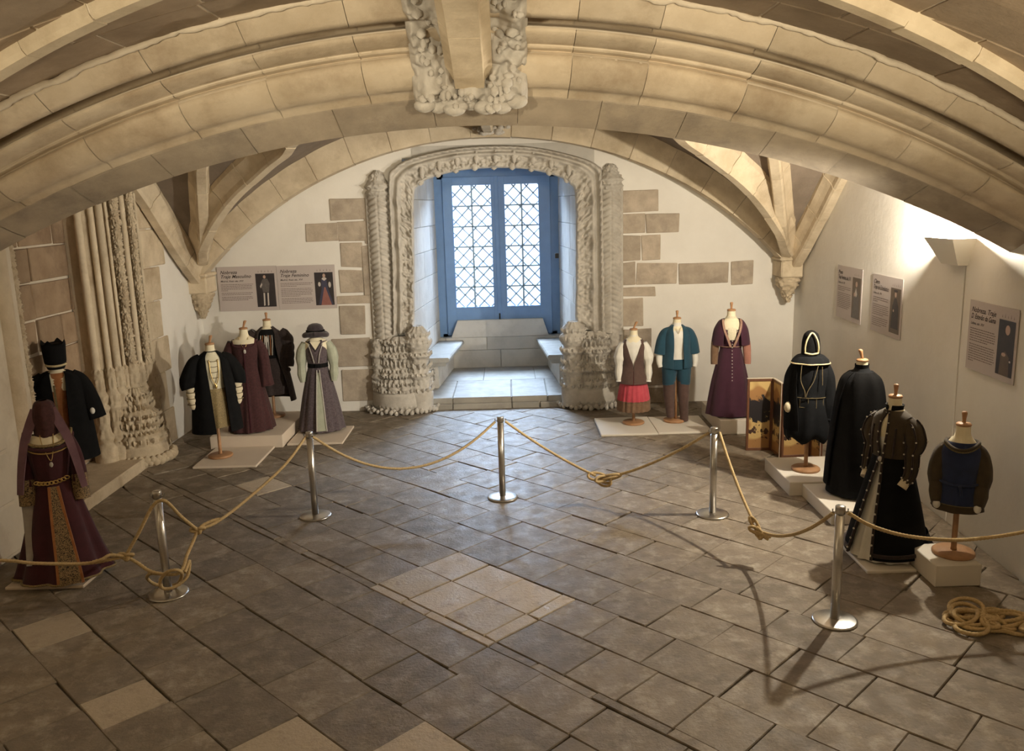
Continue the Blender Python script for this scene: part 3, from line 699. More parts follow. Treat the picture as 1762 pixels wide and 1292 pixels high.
G = np.stack([XC + UX, py - off * .8, 3.77 + ph - off * .6 - UX ** 2 / 18.4], -1)
mesh('carved_keystone', *grid(G), M['carve'], tarch, True)
ks = MB()
for k in range(70):
    u = random.choice((-1, 1)) * random.uniform(.15, .38) if k < 48 else random.uniform(-.36, .36)
    v = random.randint(30, NV - 10) if k < 48 else random.randint(8, 34)
    i = int((u + .43) / .86 * (NU - 1)); c = G[i, v]
    ks.add(*blob(c + [0, -.008, -.008], random.uniform(.022, .042), 7, (random.uniform(.7, 1.4), 1, random.uniform(.6, 1.2))))
for u_, v_, r_ in ((-.34, 18, .075), (-.24, 11, .07), (-.12, 9, .08), (.0, 8, .065), (.11, 9, .08), (.23, 11, .07), (.34, 18, .08)):
    c = G[int((u_ + .43) / .86 * (NU - 1)), v_]; ks.add(*blob(c + [0, .02, .0], r_, 14, (1.1, .75, .7)))
ks.build('carved_leaves', M['carve'], tarch, True)

# far bay: groined web, wall ribs and fans rising from the corner corbels
def aF(x, R=5.9, z0=4.10):
    d = np.minimum(np.abs(np.asarray(x, float) - XC), 5.5); return z0 - R + np.sqrt(R * R - d * d)
_bs = np.array([0, .3, .67, 1.23, 1.78, 2.19, 2.7, 3.2]); _bz = np.array([1.75, 2.05, 2.28, 2.70, 3.14, 3.46, 3.72, 3.80])
def bF(y): s = np.minimum(13 - np.asarray(y, float), np.asarray(y, float) - 5.3); return np.interp(s, _bs, _bz)
xs = np.linspace(-4.9, 4.6, 120); ys = np.linspace(7.06, 13.02, 90); X, Y = np.meshgrid(xs, ys, indexing='ij')
WA, WB = .42, .34
ZZ = np.maximum(aF(X) + WA, bF(Y) + WB); ZZ = ZZ + .008 * np.abs(np.sin(ZZ * 13))
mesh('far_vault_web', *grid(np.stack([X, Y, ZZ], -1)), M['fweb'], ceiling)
WR = [(-.30, .60), (-.27, .34), (-.24, .28), (-.20, .26), (-.165, .20), (-.15, .14), (-.11, .10), (-.07, .115), (-.045, .06), (-.03, .0), (.24, 0), (.24, .60)]
P = [[x, 12.80, float(aF(x))] for x in np.linspace(-4.6, 4.16, 30)]
rib('wall_rib', P, [(-a if False else a, b_) for a, b_ in WR], M['rib'], 17)
FR = [(-.15, .42), (-.15, .24), (-.11, .17), (-.08, .10), (-.075, .03), (-.055, 0), (.055, 0), (.075, .03), (.08, .10), (.11, .17), (.15, .24), (.15, .42)]
for sg in (-1, 1):
    cx = -4.52 if sg < 0 else 4.12
    # side wall rib
    xw = -4.66 if sg < 0 else 4.28
    rib('wall_rib', [[xw - (0 if sg < 0 else .0) , y, float(bF(y)) - .03] for y in np.linspace(12.68, 7.4, 14)], FR, M['rib'], 9)
    # diagonal rib along the groin
    pts = []
    for x in np.linspace(cx, XC + sg * 1.2, 14):
        a = float(aF(x)) + WA; yy = np.linspace(12.7, 9.8, 200); k = int(np.argmin(np.abs(bF(yy) + WB - a))); pts.append([x, yy[k], a - .24 - .14 * max(0, (abs(x - XC) - 3.5)) / .9])
    pts[0][1] = 12.62
    P = spline(pts, 40); K = np.ones(9) / 9
    for q in (1, 2): P[:, q] = np.convolve(np.pad(P[:, q], 4, 'edge'), K, 'valid')
    rib('vault_rib', P[::3], FR, M['rib'], 8)
    # tierceron
    tx = XC + sg * 3.15
    pts = [[cx + (tx - cx) * t - 0, 12.6 + (9.8 - 12.6) * t, 0] for t in np.linspace(0, 1, 12)]
    for q in pts: q[2] = max(float(aF(q[0])) + WA, float(bF(q[1])) + WB) - .24 - .12 * max(0, (abs(q[0] - XC) - 3.7)) / .7
    rib('vault_rib', pts, FR, M['rib'], 7)
    # corbel
    rx = -4.665 if sg < 0 else 4.21
    cb = mesh('corbel', *cbox((rx - .165, 12.56, 1.95), (rx + .165, 13.0, 2.20), .02), M['rib'], ceiling)
    mesh('corbel_abacus', *cbox((rx - .19, 12.53, 2.20), (rx + .19, 13.0, 2.255), .02), M['rib'], cb)
    rcolumn('corbel_foliage', (rx, 12.76), [(1.56, .03), (1.62, .06), (1.72, .10), (1.82, .15), (1.92, .18), (1.96, .17)], leafy(.05, 17, 5, sg * 3), M['carvew'], cb, 44, .012)
bs = MB()
for k in range(16):
    bs.add(*blob((XC + .05 + random.uniform(-.26, .26), 12.45 + random.uniform(-.05, .05), 4.17 + random.uniform(-.04, .05)), random.uniform(.03, .06), 7, (1.4, 1, .8)))
bs.build('carved_boss', M['carve'], ceiling, True)
mesh('ridge_rib', *grid(sweep([[XC, y, 4.14] for y in np.linspace(12.6, 7.1, 6)], FR), cv=True, capu=True), M['rib'], ceiling)

# ------------------------------------------------------------------ sconce and conduit on the right wall
sy = 7.87; sx = XR(sy)
so = empty('wall_sconce', (sx, sy, 2.48), 0, 'white wedge shaped uplighter on the right wall below the arch', 'wall lamp')
def wedge(t):
    V = []
    for (z, w, p) in ((.0, .15, .10), (.25, .27, .23)):
        V += [[-.002, -w + t, z], [-p + t, -w + t, z], [-p + t, w - t, z], [-.002, w - t, z]]
    return V
V = wedge(0) + [[a, b_, c + (.02 if i < 4 else 0)] for i, (a, b_, c) in enumerate(wedge(.012))]
F = [(0, 3, 2, 1)] + [(i, i + 1, i + 5, i + 4) for i in (0, 1, 2)] + [(3, 0, 4, 7)] + [(8 + i, 12 + i, 13 + i, 9 + i) for i in (0, 1, 2)] + [(8, 9, 10, 11)] + [(4 + i, 5 + i, 13 + i, 12 + i) for i in (0, 1, 2)]
mesh('shade', V, F, M['sconce'], so)
mesh('lamp_holder', *lathe([(.015, .03), (.015, .1), (.02, .11), (.02, .17)], 12, (-.05, 0, 0)), M['iron'], so)
mesh('conduit', *tube([[XR(sy - .12) - .004, sy - .12, 0.0], [XR(sy - .12) - .004, sy - .12, 2.5]], .006, 8), M['plaster'], wall_right, True)

# ================================================================== exhibits
M['board'] = material('painted_board', (.66, .56, .45), (.70, .60, .49), 3, rough=.6, bump=.08)
M['boardw'] = material('white_board', (.72, .67, .59), (.75, .70, .62), 3, rough=.6, bump=.08)
M['wood'] = material('turned_wood', (.34, .175, .08), (.45, .25, .125), 14, rough=.5, bump=.15, bscale=60)
M['bust'] = material('calico', (.78, .70, .50), (.82, .75, .56), 20, rough=.9, bump=.2, bscale=200)
M['steel'] = material('brushed_steel', (.60, .58, .55), (.66, .64, .61), 30, rough=.28, bump=.03, bscale=200, metal=1.0)
M['rope'] = material('hemp_rope', (.48, .34, .16), (.66, .50, .27), 60, rough=.9, bump=.5, bscale=220)


def cloth(name, c1, c2=None, scale=12, rough=.92, sheen=.15, bump=.25, bscale=160, **k):
    return material(name, c1, c2 or tuple(min(1, v * 1.35 + .004) for v in c1), scale, rough=rough, bump=bump, bscale=bscale, sheen=sheen, **k)


M['black'] = cloth('black_cloth', (.0045, .0045, .005), (.008, .008, .0085), sheen=.0, spec=.15)
M['navy'] = cloth('black_blue_cloth', (.006, .0065, .008), (.010, .011, .013), sheen=.0, spec=.2)
M['burg'] = cloth('burgundy_velvet', (.036, .005, .009), (.058, .009, .015), 9, sheen=.1)
M['burg2'] = cloth('burgundy_brocade', (.032, .009, .010), (.065, .020, .021), 38, sheen=.05)
M['mauve'] = cloth('mauve_veil', (.13, .065, .085), (.18, .095, .12), 8)
M['plum'] = cloth('plum_cloth', (.042, .009, .024), (.055, .013, .032), 8, sheen=.12)
M['pinktan'] = cloth('tan_pink_cloth', (.34, .15, .11), (.40, .19, .14), 12)
M['teal'] = cloth('teal_cloth', (.008, .045, .075), (.012, .058, .095), 8, sheen=.15)
M['brown'] = cloth('brown_cloth', (.075, .042, .035), (.10, .058, .048), 20)
M['brown2'] = cloth('olive_brown_cloth', (.040, .028, .014), (.058, .040, .020), 14)
M['skirtb'] = cloth('tan_brown_cloth', (.14, .08, .045), (.20, .12, .07), 20)
M['red'] = cloth('coral_red_cloth', (.42, .045, .07), (.52, .075, .10), 10)
M['white'] = cloth('white_linen', (.70, .68, .62), (.78, .76, .70), 10, sheen=.05)
M['cream'] = cloth('cream_linen', (.66, .57, .40), (.74, .66, .48), 14, sheen=.05)
M['dark'] = cloth('dark_brown_brocade', (.018, .011, .010), (.040, .026, .024), 40)
M['lilac'] = cloth('grey_lilac_brocade', (.050, .036, .042), (.13, .10, .11), 46, sheen=.2)
M['sage'] = cloth('pale_sage_cloth', (.36, .38, .29), (.44, .46, .36), 12)
M['hat'] = cloth('dark_plum_velvet', (.022, .016, .020), (.05, .038, .044), 20, sheen=.3)
M['blue2'] = cloth('royal_blue_cloth', (.010, .018, .060), (.016, .028, .085), 14, sheen=.15)
M['olive'] = cloth('olive_braid', (.10, .075, .03), (.17, .13, .06), 60)
M['gold'] = cloth('gold_braid', (.36, .22, .06), (.50, .34, .12), 70, rough=.6, sheen=0)
M['goldcream'] = cloth('cream_gold_braid', (.55, .45, .24), (.66, .56, .34), 70, rough=.7, sheen=0)
M['silver'] = cloth('silver_braid', (.40, .38, .34), (.55, .52, .47), 70, rough=.45, sheen=0)
M['rust'] = cloth('rust_cloth', (.28, .10, .03), (.36, .15, .05), 20)
M['greyw'] = cloth('grey_white_linen', (.30, .27, .24), (.38, .35, .31), 12)
M['pearl'] = material('pearl', (.62, .58, .48), None, rough=.3, bump=0)
M['gilt'] = material('gilt_metal', (.75, .55, .22), None, rough=.35, bump=0, metal=1.0)


def brocade(name, ca, cb, scale):
    m = bpy.data.materials.new(name); m.use_nodes = True; nt = m.node_tree; N = nt.nodes; L = nt.links; b = N['Principled BSDF']
    tc = N.new('ShaderNodeTexCoord'); v = N.new('ShaderNodeTexVoronoi'); v.feature = 'DISTANCE_TO_EDGE'; v.inputs['Scale'].default_value = scale
    n = N.new('ShaderNodeTexNoise'); n.inputs['Scale'].default_value = scale * .6; n.inputs['Detail'].default_value = 3
    mp = N.new('ShaderNodeMixRGB'); mp.inputs[0].default_value = .35; L.new(tc.outputs['Object'], n.inputs['Vector']); L.new(tc.outputs['Object'], mp.inputs[1]); L.new(n.outputs['Color'], mp.inputs[2]); L.new(mp.outputs[0], v.inputs['Vector'])
    r = N.new('ShaderNodeValToRGB'); r.color_ramp.interpolation = 'CONSTANT'; r.color_ramp.elements[0].color = (*cb, 1); r.color_ramp.elements[1].position = .13; r.color_ramp.elements[1].color = (*ca, 1)
    L.new(v.outputs['Distance'], r.inputs[0]); L.new(r.outputs[0], b.inputs['Base Color']); b.inputs['Roughness'].default_value = .7
    return m


M['brocade'] = brocade('gold_black_brocade', (.016, .010, .008), (.30, .20, .09), 30)
M['brocade2'] = brocade('dull_gold_brocade', (.10, .07, .03), (.34, .25, .11), 40)
M['lace'] = brocade('cream_lace', (.52, .46, .30), (.80, .75, .58), 60)
M['braid2'] = brocade('pink_gold_braid', (.20, .07, .07), (.45, .30, .20), 60)


# ------------------------------------------------------------------ platforms
def platform(name, x0, x1, y0, y1, h, label, mat='board', cat='plinth', group=None, base=0.0):
    o = mesh(name, *cbox((x0, y0, base), (x1, y1, base + h), .006), M[mat]); return tag(o, label, cat, group)


platform('display_board', -4.42, -3.74, 6.77, 7.40, .03, 'low cream board under the burgundy gown with the mauve veil', cat='board')
platform('display_board', -4.03, -3.23, 10.12, 10.98, .03, 'low cream board under the stand of the black coat with gold front', cat='board')
platform('display_plinth', -4.10, -3.12, 10.99, 12.35, .175, 'cream plinth under the dark burgundy gown in the left corner')
platform('display_board', -3.09, -2.33, 11.07, 11.95, .03, 'low cream board under the grey lilac gown with the hat', 'board', 'board')
platform('display_board', 1.19, 1.97, 11.08, 12.0, .03, 'low white board under the red skirted costume', 'boardw', 'board')
platform('display_board', 1.975, 2.72, 11.10, 11.98, .03, 'low white board under the teal suit', 'boardw', 'board')
platform('display_plinth', 2.80, 3.62, 11.02, 12.15, .20, 'cream plinth under the plum gown with elbow cape', 'boardw')
platform('display_plinth', 2.93, 3.75, 8.56, 9.45, .155, 'white plinth under the hooded black costume', 'boardw')
platform('display_plinth', 3.06, 3.90, 7.72, 8.55, .14, 'white plinth under the plain long black cape', 'boardw')
platform('display_board', 2.95, 3.37, 6.62, 7.35, .03, 'low white board under the open black gown with pearls', 'boardw', 'board')
platform('display_plinth', 3.385, 3.76, 6.35, 6.80, .185, 'small white box plinth under the blue tunic', 'boardw')

# ------------------------------------------------------------------ folding screen
def screen_mat():
    m = bpy.data.materials.new('screen_painting'); m.use_nodes = True; nt = m.node_tree; N = nt.nodes; L = nt.links; b = N['Principled BSDF']
    tc = N.new('ShaderNodeTexCoord'); sp = N.new('ShaderNodeSeparateXYZ'); L.new(tc.outputs['Object'], sp.inputs[0])
    n = N.new('ShaderNodeTexNoise'); n.inputs['Scale'].default_value = 6.5; n.inputs['Detail'].default_value = 9; n.inputs['Roughness'].default_value = .68; n.inputs['Distortion'].default_value = .6; L.new(tc.outputs['Object'], n.inputs['Vector'])
    cl = N.new('ShaderNodeTexNoise'); cl.inputs['Scale'].default_value = 2.2; cl.inputs['Detail'].default_value = 1; L.new(tc.outputs['Object'], cl.inputs['Vector'])
    def math_(op, a, b_):
        q = N.new('ShaderNodeMath'); q.operation = op
        for k, x in enumerate((a, b_)):
            if isinstance(x, (int, float)): q.inputs[k].default_value = x
            else: L.new(x, q.inputs[k])
        return q.outputs[0]
    z = sp.outputs['Z']
    band = math_('SUBTRACT', .27, math_('ABSOLUTE', math_('SUBTRACT', z, .55), 0))         # dark mass across the middle
    d = math_('ADD', math_('MULTIPLY', band, 2.6), math_('MULTIPLY', math_('SUBTRACT', n.outputs['Fac'], .5), 1.7))
    r = N.new('ShaderNodeValToRGB'); r.color_ramp.elements[0].position = .30; r.color_ramp.elements[0].color = (0, 0, 0, 1); r.color_ramp.elements[1].position = .36; r.color_ramp.elements[1].color = (1, 1, 1, 1); L.new(d, r.inputs[0])
    band2 = math_('SUBTRACT', .09, math_('ABSOLUTE', math_('SUBTRACT', z, .25), 0)); n2 = N.new('ShaderNodeTexNoise'); n2.inputs['Scale'].default_value = 22; n2.inputs['Detail'].default_value = 3; L.new(tc.outputs['Object'], n2.inputs['Vector'])
    d2 = math_('ADD', math_('MULTIPLY', band2, 5), math_('MULTIPLY', math_('SUBTRACT', n2.outputs['Fac'], .5), 3))
    r2 = N.new('ShaderNodeValToRGB'); r2.color_ramp.elements[0].position = .38; r2.color_ramp.elements[1].position = .46; L.new(d2, r2.inputs[0])
    bgc = N.new('ShaderNodeValToRGB'); bgc.color_ramp.elements[0].color = (.38, .20, .075, 1); bgc.color_ramp.elements[1].color = (.62, .44, .18, 1); bgc.color_ramp.elements[0].position = .47; bgc.color_ramp.elements[1].position = .50; L.new(cl.outputs['Fac'], bgc.inputs[0])
    mx = N.new('ShaderNodeMixRGB'); mx.inputs[2].default_value = (.020, .017, .020, 1); L.new(r.outputs[0], mx.inputs[0]); L.new(bgc.outputs[0], mx.inputs[1])
    mx2 = N.new('ShaderNodeMixRGB'); mx2.inputs[2].default_value = (.06, .03, .022, 1); L.new(r2.outputs[0], mx2.inputs[0]); L.new(mx.outputs[0], mx2.inputs[1])
    L.new(mx2.outputs[0], b.inputs['Base Color']); b.inputs['Roughness'].default_value = .5
    return m


M['screen'] = screen_mat(); M['frame'] = material('lacquered_frame', (.13, .055, .028), (.17, .075, .04), 20, rough=.4, bump=.05)
M['edge'] = material('pale_edge', (.62, .55, .45), None, rough=.5, bump=0)
scr = empty('folding_screen', (2.93, 10.27, 0), 0, 'gold folding screen with dark painted ships behind the hooded costume', 'screen')
kp = [(0, 0), (.325, -.02), (.335, -.35), (.71, -.34), (.72, -.66), (1.05, -.63)]
for k in range(4):
    a, b_ = np.array(kp[k]), np.array(kp[k + 1]); L0 = np.linalg.norm(b_ - a); ang = math.atan2(b_[1] - a[1], b_[0] - a[0])
    p = empty('screen_panel', (a[0], a[1], 0), ang, parent=scr)
    bd = mesh('panel_painting', *cbox((.03, -.006, .03), (L0 - .03, .012, .90), .002), M['screen'], p)
    f = MB()
    f.add(*cbox((.004, -.014, .0), (.034, .016, .93), .003)); f.add(*cbox((L0 - .034, -.014, .0), (L0 - .004, .016, .93), .003)); f.add(*cbox((.03, -.014, .0), (L0 - .03, .016, .035), .003)); f.add(*cbox((.03, -.014, .895), (L0 - .03, .016, .93), .003))
    f.build('panel_frame', M['frame'], p)
    mesh('panel_edging', *cbox((L0 - .006, -.018, 0), (L0 + .002, -.012, .932), .001), M['edge'], p)
    mesh('panel_edging', *cbox((.0, -.018, .928), (L0, .018, .936), .001), M['edge'], p)

# ------------------------------------------------------------------ posters
M['paper'] = material('poster_card', (.50, .44, .42), (.52, .46, .44), 2, rough=.6, bump=0)
M['ink'] = material('ink', (.035, .022, .02), None, rough=.7, bump=0)
M['inkp'] = material('grey_ink', (.17, .13, .115), None, rough=.7, bump=0)
M['pdark'] = material('print_dark', (.022, .018, .022), (.035, .028, .030), 8, rough=.5, bump=0)
M['pbrown'] = material('print_brown', (.10, .07, .05), (.14, .10, .07), 8, rough=.5, bump=0)
M['pskin'] = material('print_skin', (.48, .33, .26), None, rough=.5, bump=0)
M['pgrey'] = material('print_grey', (.09, .08, .08), (.13, .115, .11), 30, rough=.5, bump=0)
M['pwhite'] = material('print_white', (.55, .50, .46), None, rough=.5, bump=0)
M['pred'] = material('print_red', (.26, .10, .085), (.30, .13, .11), 20, rough=.5, bump=0)
M['pblue'] = material('print_blue', (.05, .05, .09), None, rough=.5, bump=0)


def text_mesh(txt, size, m, parent, loc, shear=.35, maxw=9.0):
    c = bpy.data.curves.new('lettering', 'FONT'); c.body = txt; c.size = size; c.shear = shear; c.space_character = 1.02; c.offset = size * .012
    o = bpy.data.objects.new('lettering', c); COL.objects.link(o); bpy.context.view_layer.update()
    me = bpy.data.meshes.new_from_object(o.evaluated_get(bpy.context.evaluated_depsgraph_get())); bpy.data.objects.remove(o)
    V = np.array([v.co[:] for v in me.vertices]); F = [tuple(p.vertices) for p in me.polygons]; bpy.data.meshes.remove(me)
    V[:, 0] *= min(1.0, maxw / V[:, 0].max()); V = np.stack([V[:, 0] + loc[0], 0 * V[:, 0] + loc[1], V[:, 1] + loc[2]], -1)
    return mesh('lettering', V, F, m, parent, kind='stuff')


def poly(name, pts, y, m, parent): return mesh(name, [[a, y, b_] for a, b_ in pts], [tuple(range(len(pts)))], m, parent)
def oval(cx, cz, rx, rz, n=14): return [(cx + rx * math.cos(a), cz + rz * math.sin(a)) for a in np.linspace(0, 2 * PI, n, endpoint=False)]


def poster(tl, tr, bl, br, titles, sub, paras, pic, label):
    """card hung on a wall; the corners are surveyed points, x runs along the wall and z up"""
    tl, tr, bl, br = map(np.array, (tl, tr, bl, br)); w = (np.linalg.norm(tr - tl) + np.linalg.norm(br - bl)) / 2; h = (np.linalg.norm(tl - bl) + np.linalg.norm(tr - br)) / 2
    ex = (tr - tl + br - bl); ex[2] = 0; ex /= np.linalg.norm(ex); ang = math.atan2(ex[1], ex[0]); c = (tl + tr + bl + br) / 4
    e = empty('exhibition_poster', tuple(c), ang, label, 'poster', 'exhibition posters')
    mesh('card', *cbox((-w / 2, -.008, -h / 2), (w / 2, -.001, h / 2), .001), M['paper'], e)
    z = h / 2 - .13 * h; x = -w / 2 + .05 * w
    for t in titles: text_mesh(t, h * .105, M['ink'], e, (x, -.0095, z - .03 * h), maxw=w * .52); z -= .095 * h
    text_mesh(sub, h * .055, M['ink'], e, (x, -.0095, z - .02 * h), maxw=w * .5); z -= .085 * h
    ln = MB(); lx1 = w * .10
    for n, last in paras:
        for k in range(n):
            xe = x + (lx1 - x) * (last if k == n - 1 else random.uniform(.93, 1)); xx = x
            while xx < xe:
                ww = random.uniform(.012, .04); ln.add([[xx, -.0092, z], [min(xx + ww, xe), -.0092, z], [min(xx + ww, xe), -.0092, z + .012 * h], [xx, -.0092, z + .012 * h]], [(0, 1, 2, 3)]); xx += ww + .006
            z -= .034 * h
        z -= .022 * h
    ln.build('body_text', M['inkp'], e, kind='stuff')
    px0, px1, pz0, pz1 = w * .14, w * .46, -h * .42, h * .33
    p = mesh('portrait', [[px0, -.0095, pz0], [px1, -.0095, pz0], [px1, -.0095, pz1], [px0, -.0095, pz1]], [(0, 1, 2, 3)], M[pic[0]], e)
    X = lambda t: px0 + (px1 - px0) * t; Z = lambda t: pz0 + (pz1 - pz0) * t
    for q, (m, pts) in enumerate(pic[1]): poly('figure', [(X(a), Z(b_)) for a, b_ in pts], -.0098 - .0002 * q, M[m], p)
    cr = MB()
    for k in range(5): a = px0 + (px1 - px0) * (.15 + .7 * k / 4); cr.add([[a, -.0095, h * .36], [a + .012 * w, -.0095, h * .36], [a + .006 * w, -.0095, h * (.40 + .02 * (k % 2))]], [(0, 1, 2)])
    cr.build('crest', M['inkp'], e, kind='stuff')
    return e


figA = ('pdark', [('pgrey', [(.35, .44), (.25, .7), (.38, .84), (.62, .84), (.72, .7), (.66, .44)]), ('pskin', oval(.47, .90, .07, .05)), ('pwhite', [(.2, .62), (.3, .72), (.34, .68), (.24, .56)]), ('pwhite', [(.36, .42), (.44, .42), (.42, .05), (.34, .03)]), ('pwhite', [(.56, .42), (.64, .42), (.62, .05), (.54, .03)])])
figB = ('pdark', [('pblue', [(.15, .02), (.36, .5), (.36, .78), (.64, .78), (.70, .5), (.95, .02)]), ('pred', [(.28, .0), (.5, .55), (.56, .55), (.86, .0)]), ('pwhite', [(.38, .80), (.52, .74), (.66, .80), (.6, .84), (.44, .84)]), ('pskin', oval(.52, .90, .075, .06)), ('pwhite', oval(.25, .64, .07, .07)), ('pwhite', oval(.80, .62, .07, .09))])
figC = ('pbrown', [('pgrey', [(.1, .0), (.2, .5), (.35, .72), (.65, .72), (.85, .5), (.9, .0)]), ('pwhite', [(.3, .6), (.45, .76), (.62, .6), (.5, .52)]), ('pskin', oval(.5, .84, .12, .07)), ('pskin', oval(.3, .58, .09, .05))])
figD = ('pbrown', [('pdark', [(.15, .1), (.22, .6), (.4, .78), (.62, .78), (.82, .6), (.88, .1)]), ('pskin', oval(.5, .86, .09, .06)), ('pdark', oval(.5, .94, .2, .03)), ('pskin', oval(.36, .5, .06, .03))])
figE = ('pdark', [('pskin', oval(.56, .83, .14, .09)), ('pbrown', [(.2, .0), (.25, .35), (.5, .45), (.75, .35), (.8, .0)]), ('pskin', oval(.42, .38, .13, .035)), ('pwhite', oval(.82, .28, .05, .02))])
B_ = lambda *p: [at_y(u, v, YB - .012) for u, v in p]
poster(*B_((373, 459), (476, 457.5), (379, 536), (480, 533)), ['Nobreza', 'Traje Masculino'], 'Madrid, finais séc. XVI', [(5, .2), (2, .9), (3, .8)], figA, 'left of two joined posters on the back wall, titled Nobreza Traje Masculino')
poster(*B_((476.5, 457.5), (576, 455), (480.5, 533), (580, 530)), ['Nobreza', 'Traje Feminino'], 'Madrid, finais séc. XVI', [(3, .5), (6, .6), (4, .9)], figB, 'poster titled Nobreza Traje Feminino with a lady in a red skirt')
def on_right(u, v):
    d = ray(u, v); n = np.array([1, -.04, 0]); k = 4.18 - .04 * 7.4; t = (k - .003 - CAMP @ n) / (d @ n); return CAMP + t * d
def R_(tl, tr, bl, br): return [on_right(*tl), on_right(*tr), on_right(*bl), on_right(*br)]
poster(*R_((1443, 455), (1486, 464), (1439, 545), (1481, 557)), ['Povo', 'Traje Feminino, séc. XVI'], 'Lisboa, séc. XVI', [(3, .5), (9, .8)], figC, 'smallest looking poster on the right wall, nearest the back corner, with a white bodice portrait')
poster(*R_((1504, 469), (1556, 482), (1498, 567), (1549, 585)), ['Clero', 'Traje de Eclesiástico'], 'Lisboa, séc. XVI', [(3, .3), (6, .7), (5, .6)], figD, 'poster on the right wall with a brown standing figure in a hat')
poster(*R_((1672, 514), (1756, 535), (1662, 631), (1745, 664)), ['Nobreza. Traje', 'D. Estevão da Gama'], 'Lisboa, séc. XVI', [(6, .7), (8, .2)], figE, 'poster on the right wall with a dark seated sitter, above the blue tunic')


# ------------------------------------------------------------------ rope barrier
def post(x, y, label, hook=1):
    e = empty('barrier_post', (x, y, 0), 0, label, 'barrier post', 'steel rope barrier posts')
    mesh('base', *lathe([(0, .0), (.158, .0), (.165, .006), (.163, .014), (.15, .019), (.045, .026), (0, .026)], 48), M['steel'], e, True)
    mesh('pole', *lathe([(.0, .02), (.034, .02), (.034, .845), (0, .845)], 28), M['steel'], e, True)
    mesh('cap', *lathe([(.0, .85), (.030, .85), (.030, .856), (.0365, .857), (.0365, .908), (.034, .914), (0, .915)], 28), M['steel'], e, True)
    for s in (-1, 1):
        mesh('hook', *tube([[s * .033, 0, .872], [s * .05, 0, .868], [s * .058, 0, .88], [s * .056, 0, .893]], .005, 6), M['steel'], e, True)
    return e


PO = {}
for k, p, lab in (('L', (290, 1022), 'steel barrier post with a rope loop hung round it, beside the burgundy gown'), ('ML', (543, 888), 'steel barrier post in front of the grey lilac gown'), ('C', (865, 856), 'steel barrier post standing in line with the blue window'),
                  ('MR', (1226, 885), 'steel barrier post in front of the folding screen'), ('R', (1436, 1068), 'steel barrier post in front of the open black gown with pearls')):
    b_ = fl(*p); PO[k] = b_; post(b_[0], b_[1], lab)


def rope(name, paths, label, r=.0135):
    e = None; mb = MB()
    for P in paths:
        P = np.asarray(P, float); n = int(max(12, np.linalg.norm(np.diff(P, axis=0), axis=1).sum() / .014)); Q = spline(P, n)
        mb.add(*tube(Q, r, 12, 75, 3, .16))
    o = mb.build(name, M['rope'], None, True); tag(o, label, 'rope', 'hemp barrier ropes'); return o


def sag(a, b_, d, n=9):
    a, b_ = np.array(a, float), np.array(b_, float); t = np.linspace(0, 1, n)[:, None]; P = a + (b_ - a) * t; P[:, 2] -= (4 * d * t * (1 - t))[:, 0]; return P
def overhand(c, ex, s=1.0, up=(0, 0, 1)):
    """a loose knot: a looped curve about c, drawn out along ex"""
    t = np.linspace(0, 2 * PI, 22); ex = np.array(ex, float); ex /= np.linalg.norm(ex); up = np.array(up, float); ey = np.cross(up, ex)
    return np.array(c) + s * ((np.sin(t) + 1.6 * np.sin(2 * t))[:, None] * .05 * ex + (np.cos(t) - 1.6 * np.cos(2 * t))[:, None] * .022 * up + np.sin(3 * t)[:, None] * .02 * ey)


hook = lambda k, s: np.array([PO[k][0] + s * .06, PO[k][1], .86])
K1 = at_y(216, 957, 6.50); K2 = at_y(340, 912, 6.80)
lp = np.array([PO['L'][0], PO['L'][1], 0])
endL = at_y(0, 964, 6.25); wallL = np.array([XL - .0, 6.15, endL[2] + .06])
T1 = [wallL, endL, at_y(60, 969, 6.3), at_y(150, 969, 6.42), K1]
P1 = [K1, at_y(238, 918, 6.5), at_y(262, 872, 6.53), at_y(277, 861, 6.55), at_y(290, 866, 6.56), at_y(312, 889, 6.66), K2]
P2 = [K1, at_y(236, 968, 6.5), at_y(262, 984, 6.46), at_y(300, 988, 6.45), at_y(314, 979, 6.5), at_y(322, 955, 6.62), at_y(333, 930, 6.75), K2]
P3 = [at_y(318, 985, 6.5), at_y(326, 965, 6.62), at_y(322, 992, 6.55), at_y(300, 1010, 6.48), at_y(280, 1012, 6.45), at_y(276, 998, 6.44), at_y(288, 984, 6.43), at_y(306, 981, 6.44), at_y(313, 990, 6.52), at_y(302, 1006, 6.7), at_y(270, 1006, 6.74), at_y(254, 996, 6.66), at_y(258, 987, 6.55), at_y(276, 987, 6.48)]
T2 = [K2, at_y(375, 897, 6.95), at_y(430, 855, 7.4), at_y(490, 800, 7.95), hook('ML', -.6)]
T1b = [K1, at_y(190, 955, 6.44), at_y(176, 962, 6.41), at_y(160, 967, 6.4)]
T2b = [K2, at_y(350, 903, 6.85), at_y(368, 895, 6.93), at_y(378, 893, 6.97)]
rope('barrier_rope', [T1, T1b, P1, P2, P3, T2, T2b, overhand(K1, (1, 0, 0), .55), overhand(K2, (1, .3, 0), .5)], 'hemp rope with two knots and a hanging loop, past the burgundy gown')
rope('barrier_rope', [np.concatenate([sag(hook('ML', .6), hook('C', -.9), .43, 11)])], 'hemp rope sagging between the posts left of the window axis')
KC = at_y(1040, 823, 8.42)
rope('barrier_rope', [np.concatenate([[hook('C', .9)], sag(hook('C', .9), KC + [-.09, 0, .03], .035, 6)[1:]]), np.concatenate([sag(KC + [.09, 0, .02], hook('MR', -.9), .05, 6)]), overhand(KC, (1, -.1, 0), 1.45), overhand(KC + [.02, -.02, .0], (1, .2, .1), 1.1, (.2, -.4, .8))], 'hemp rope with a loose open knot hanging just above the floor')
KR = at_y(1305, 912, 6.95)
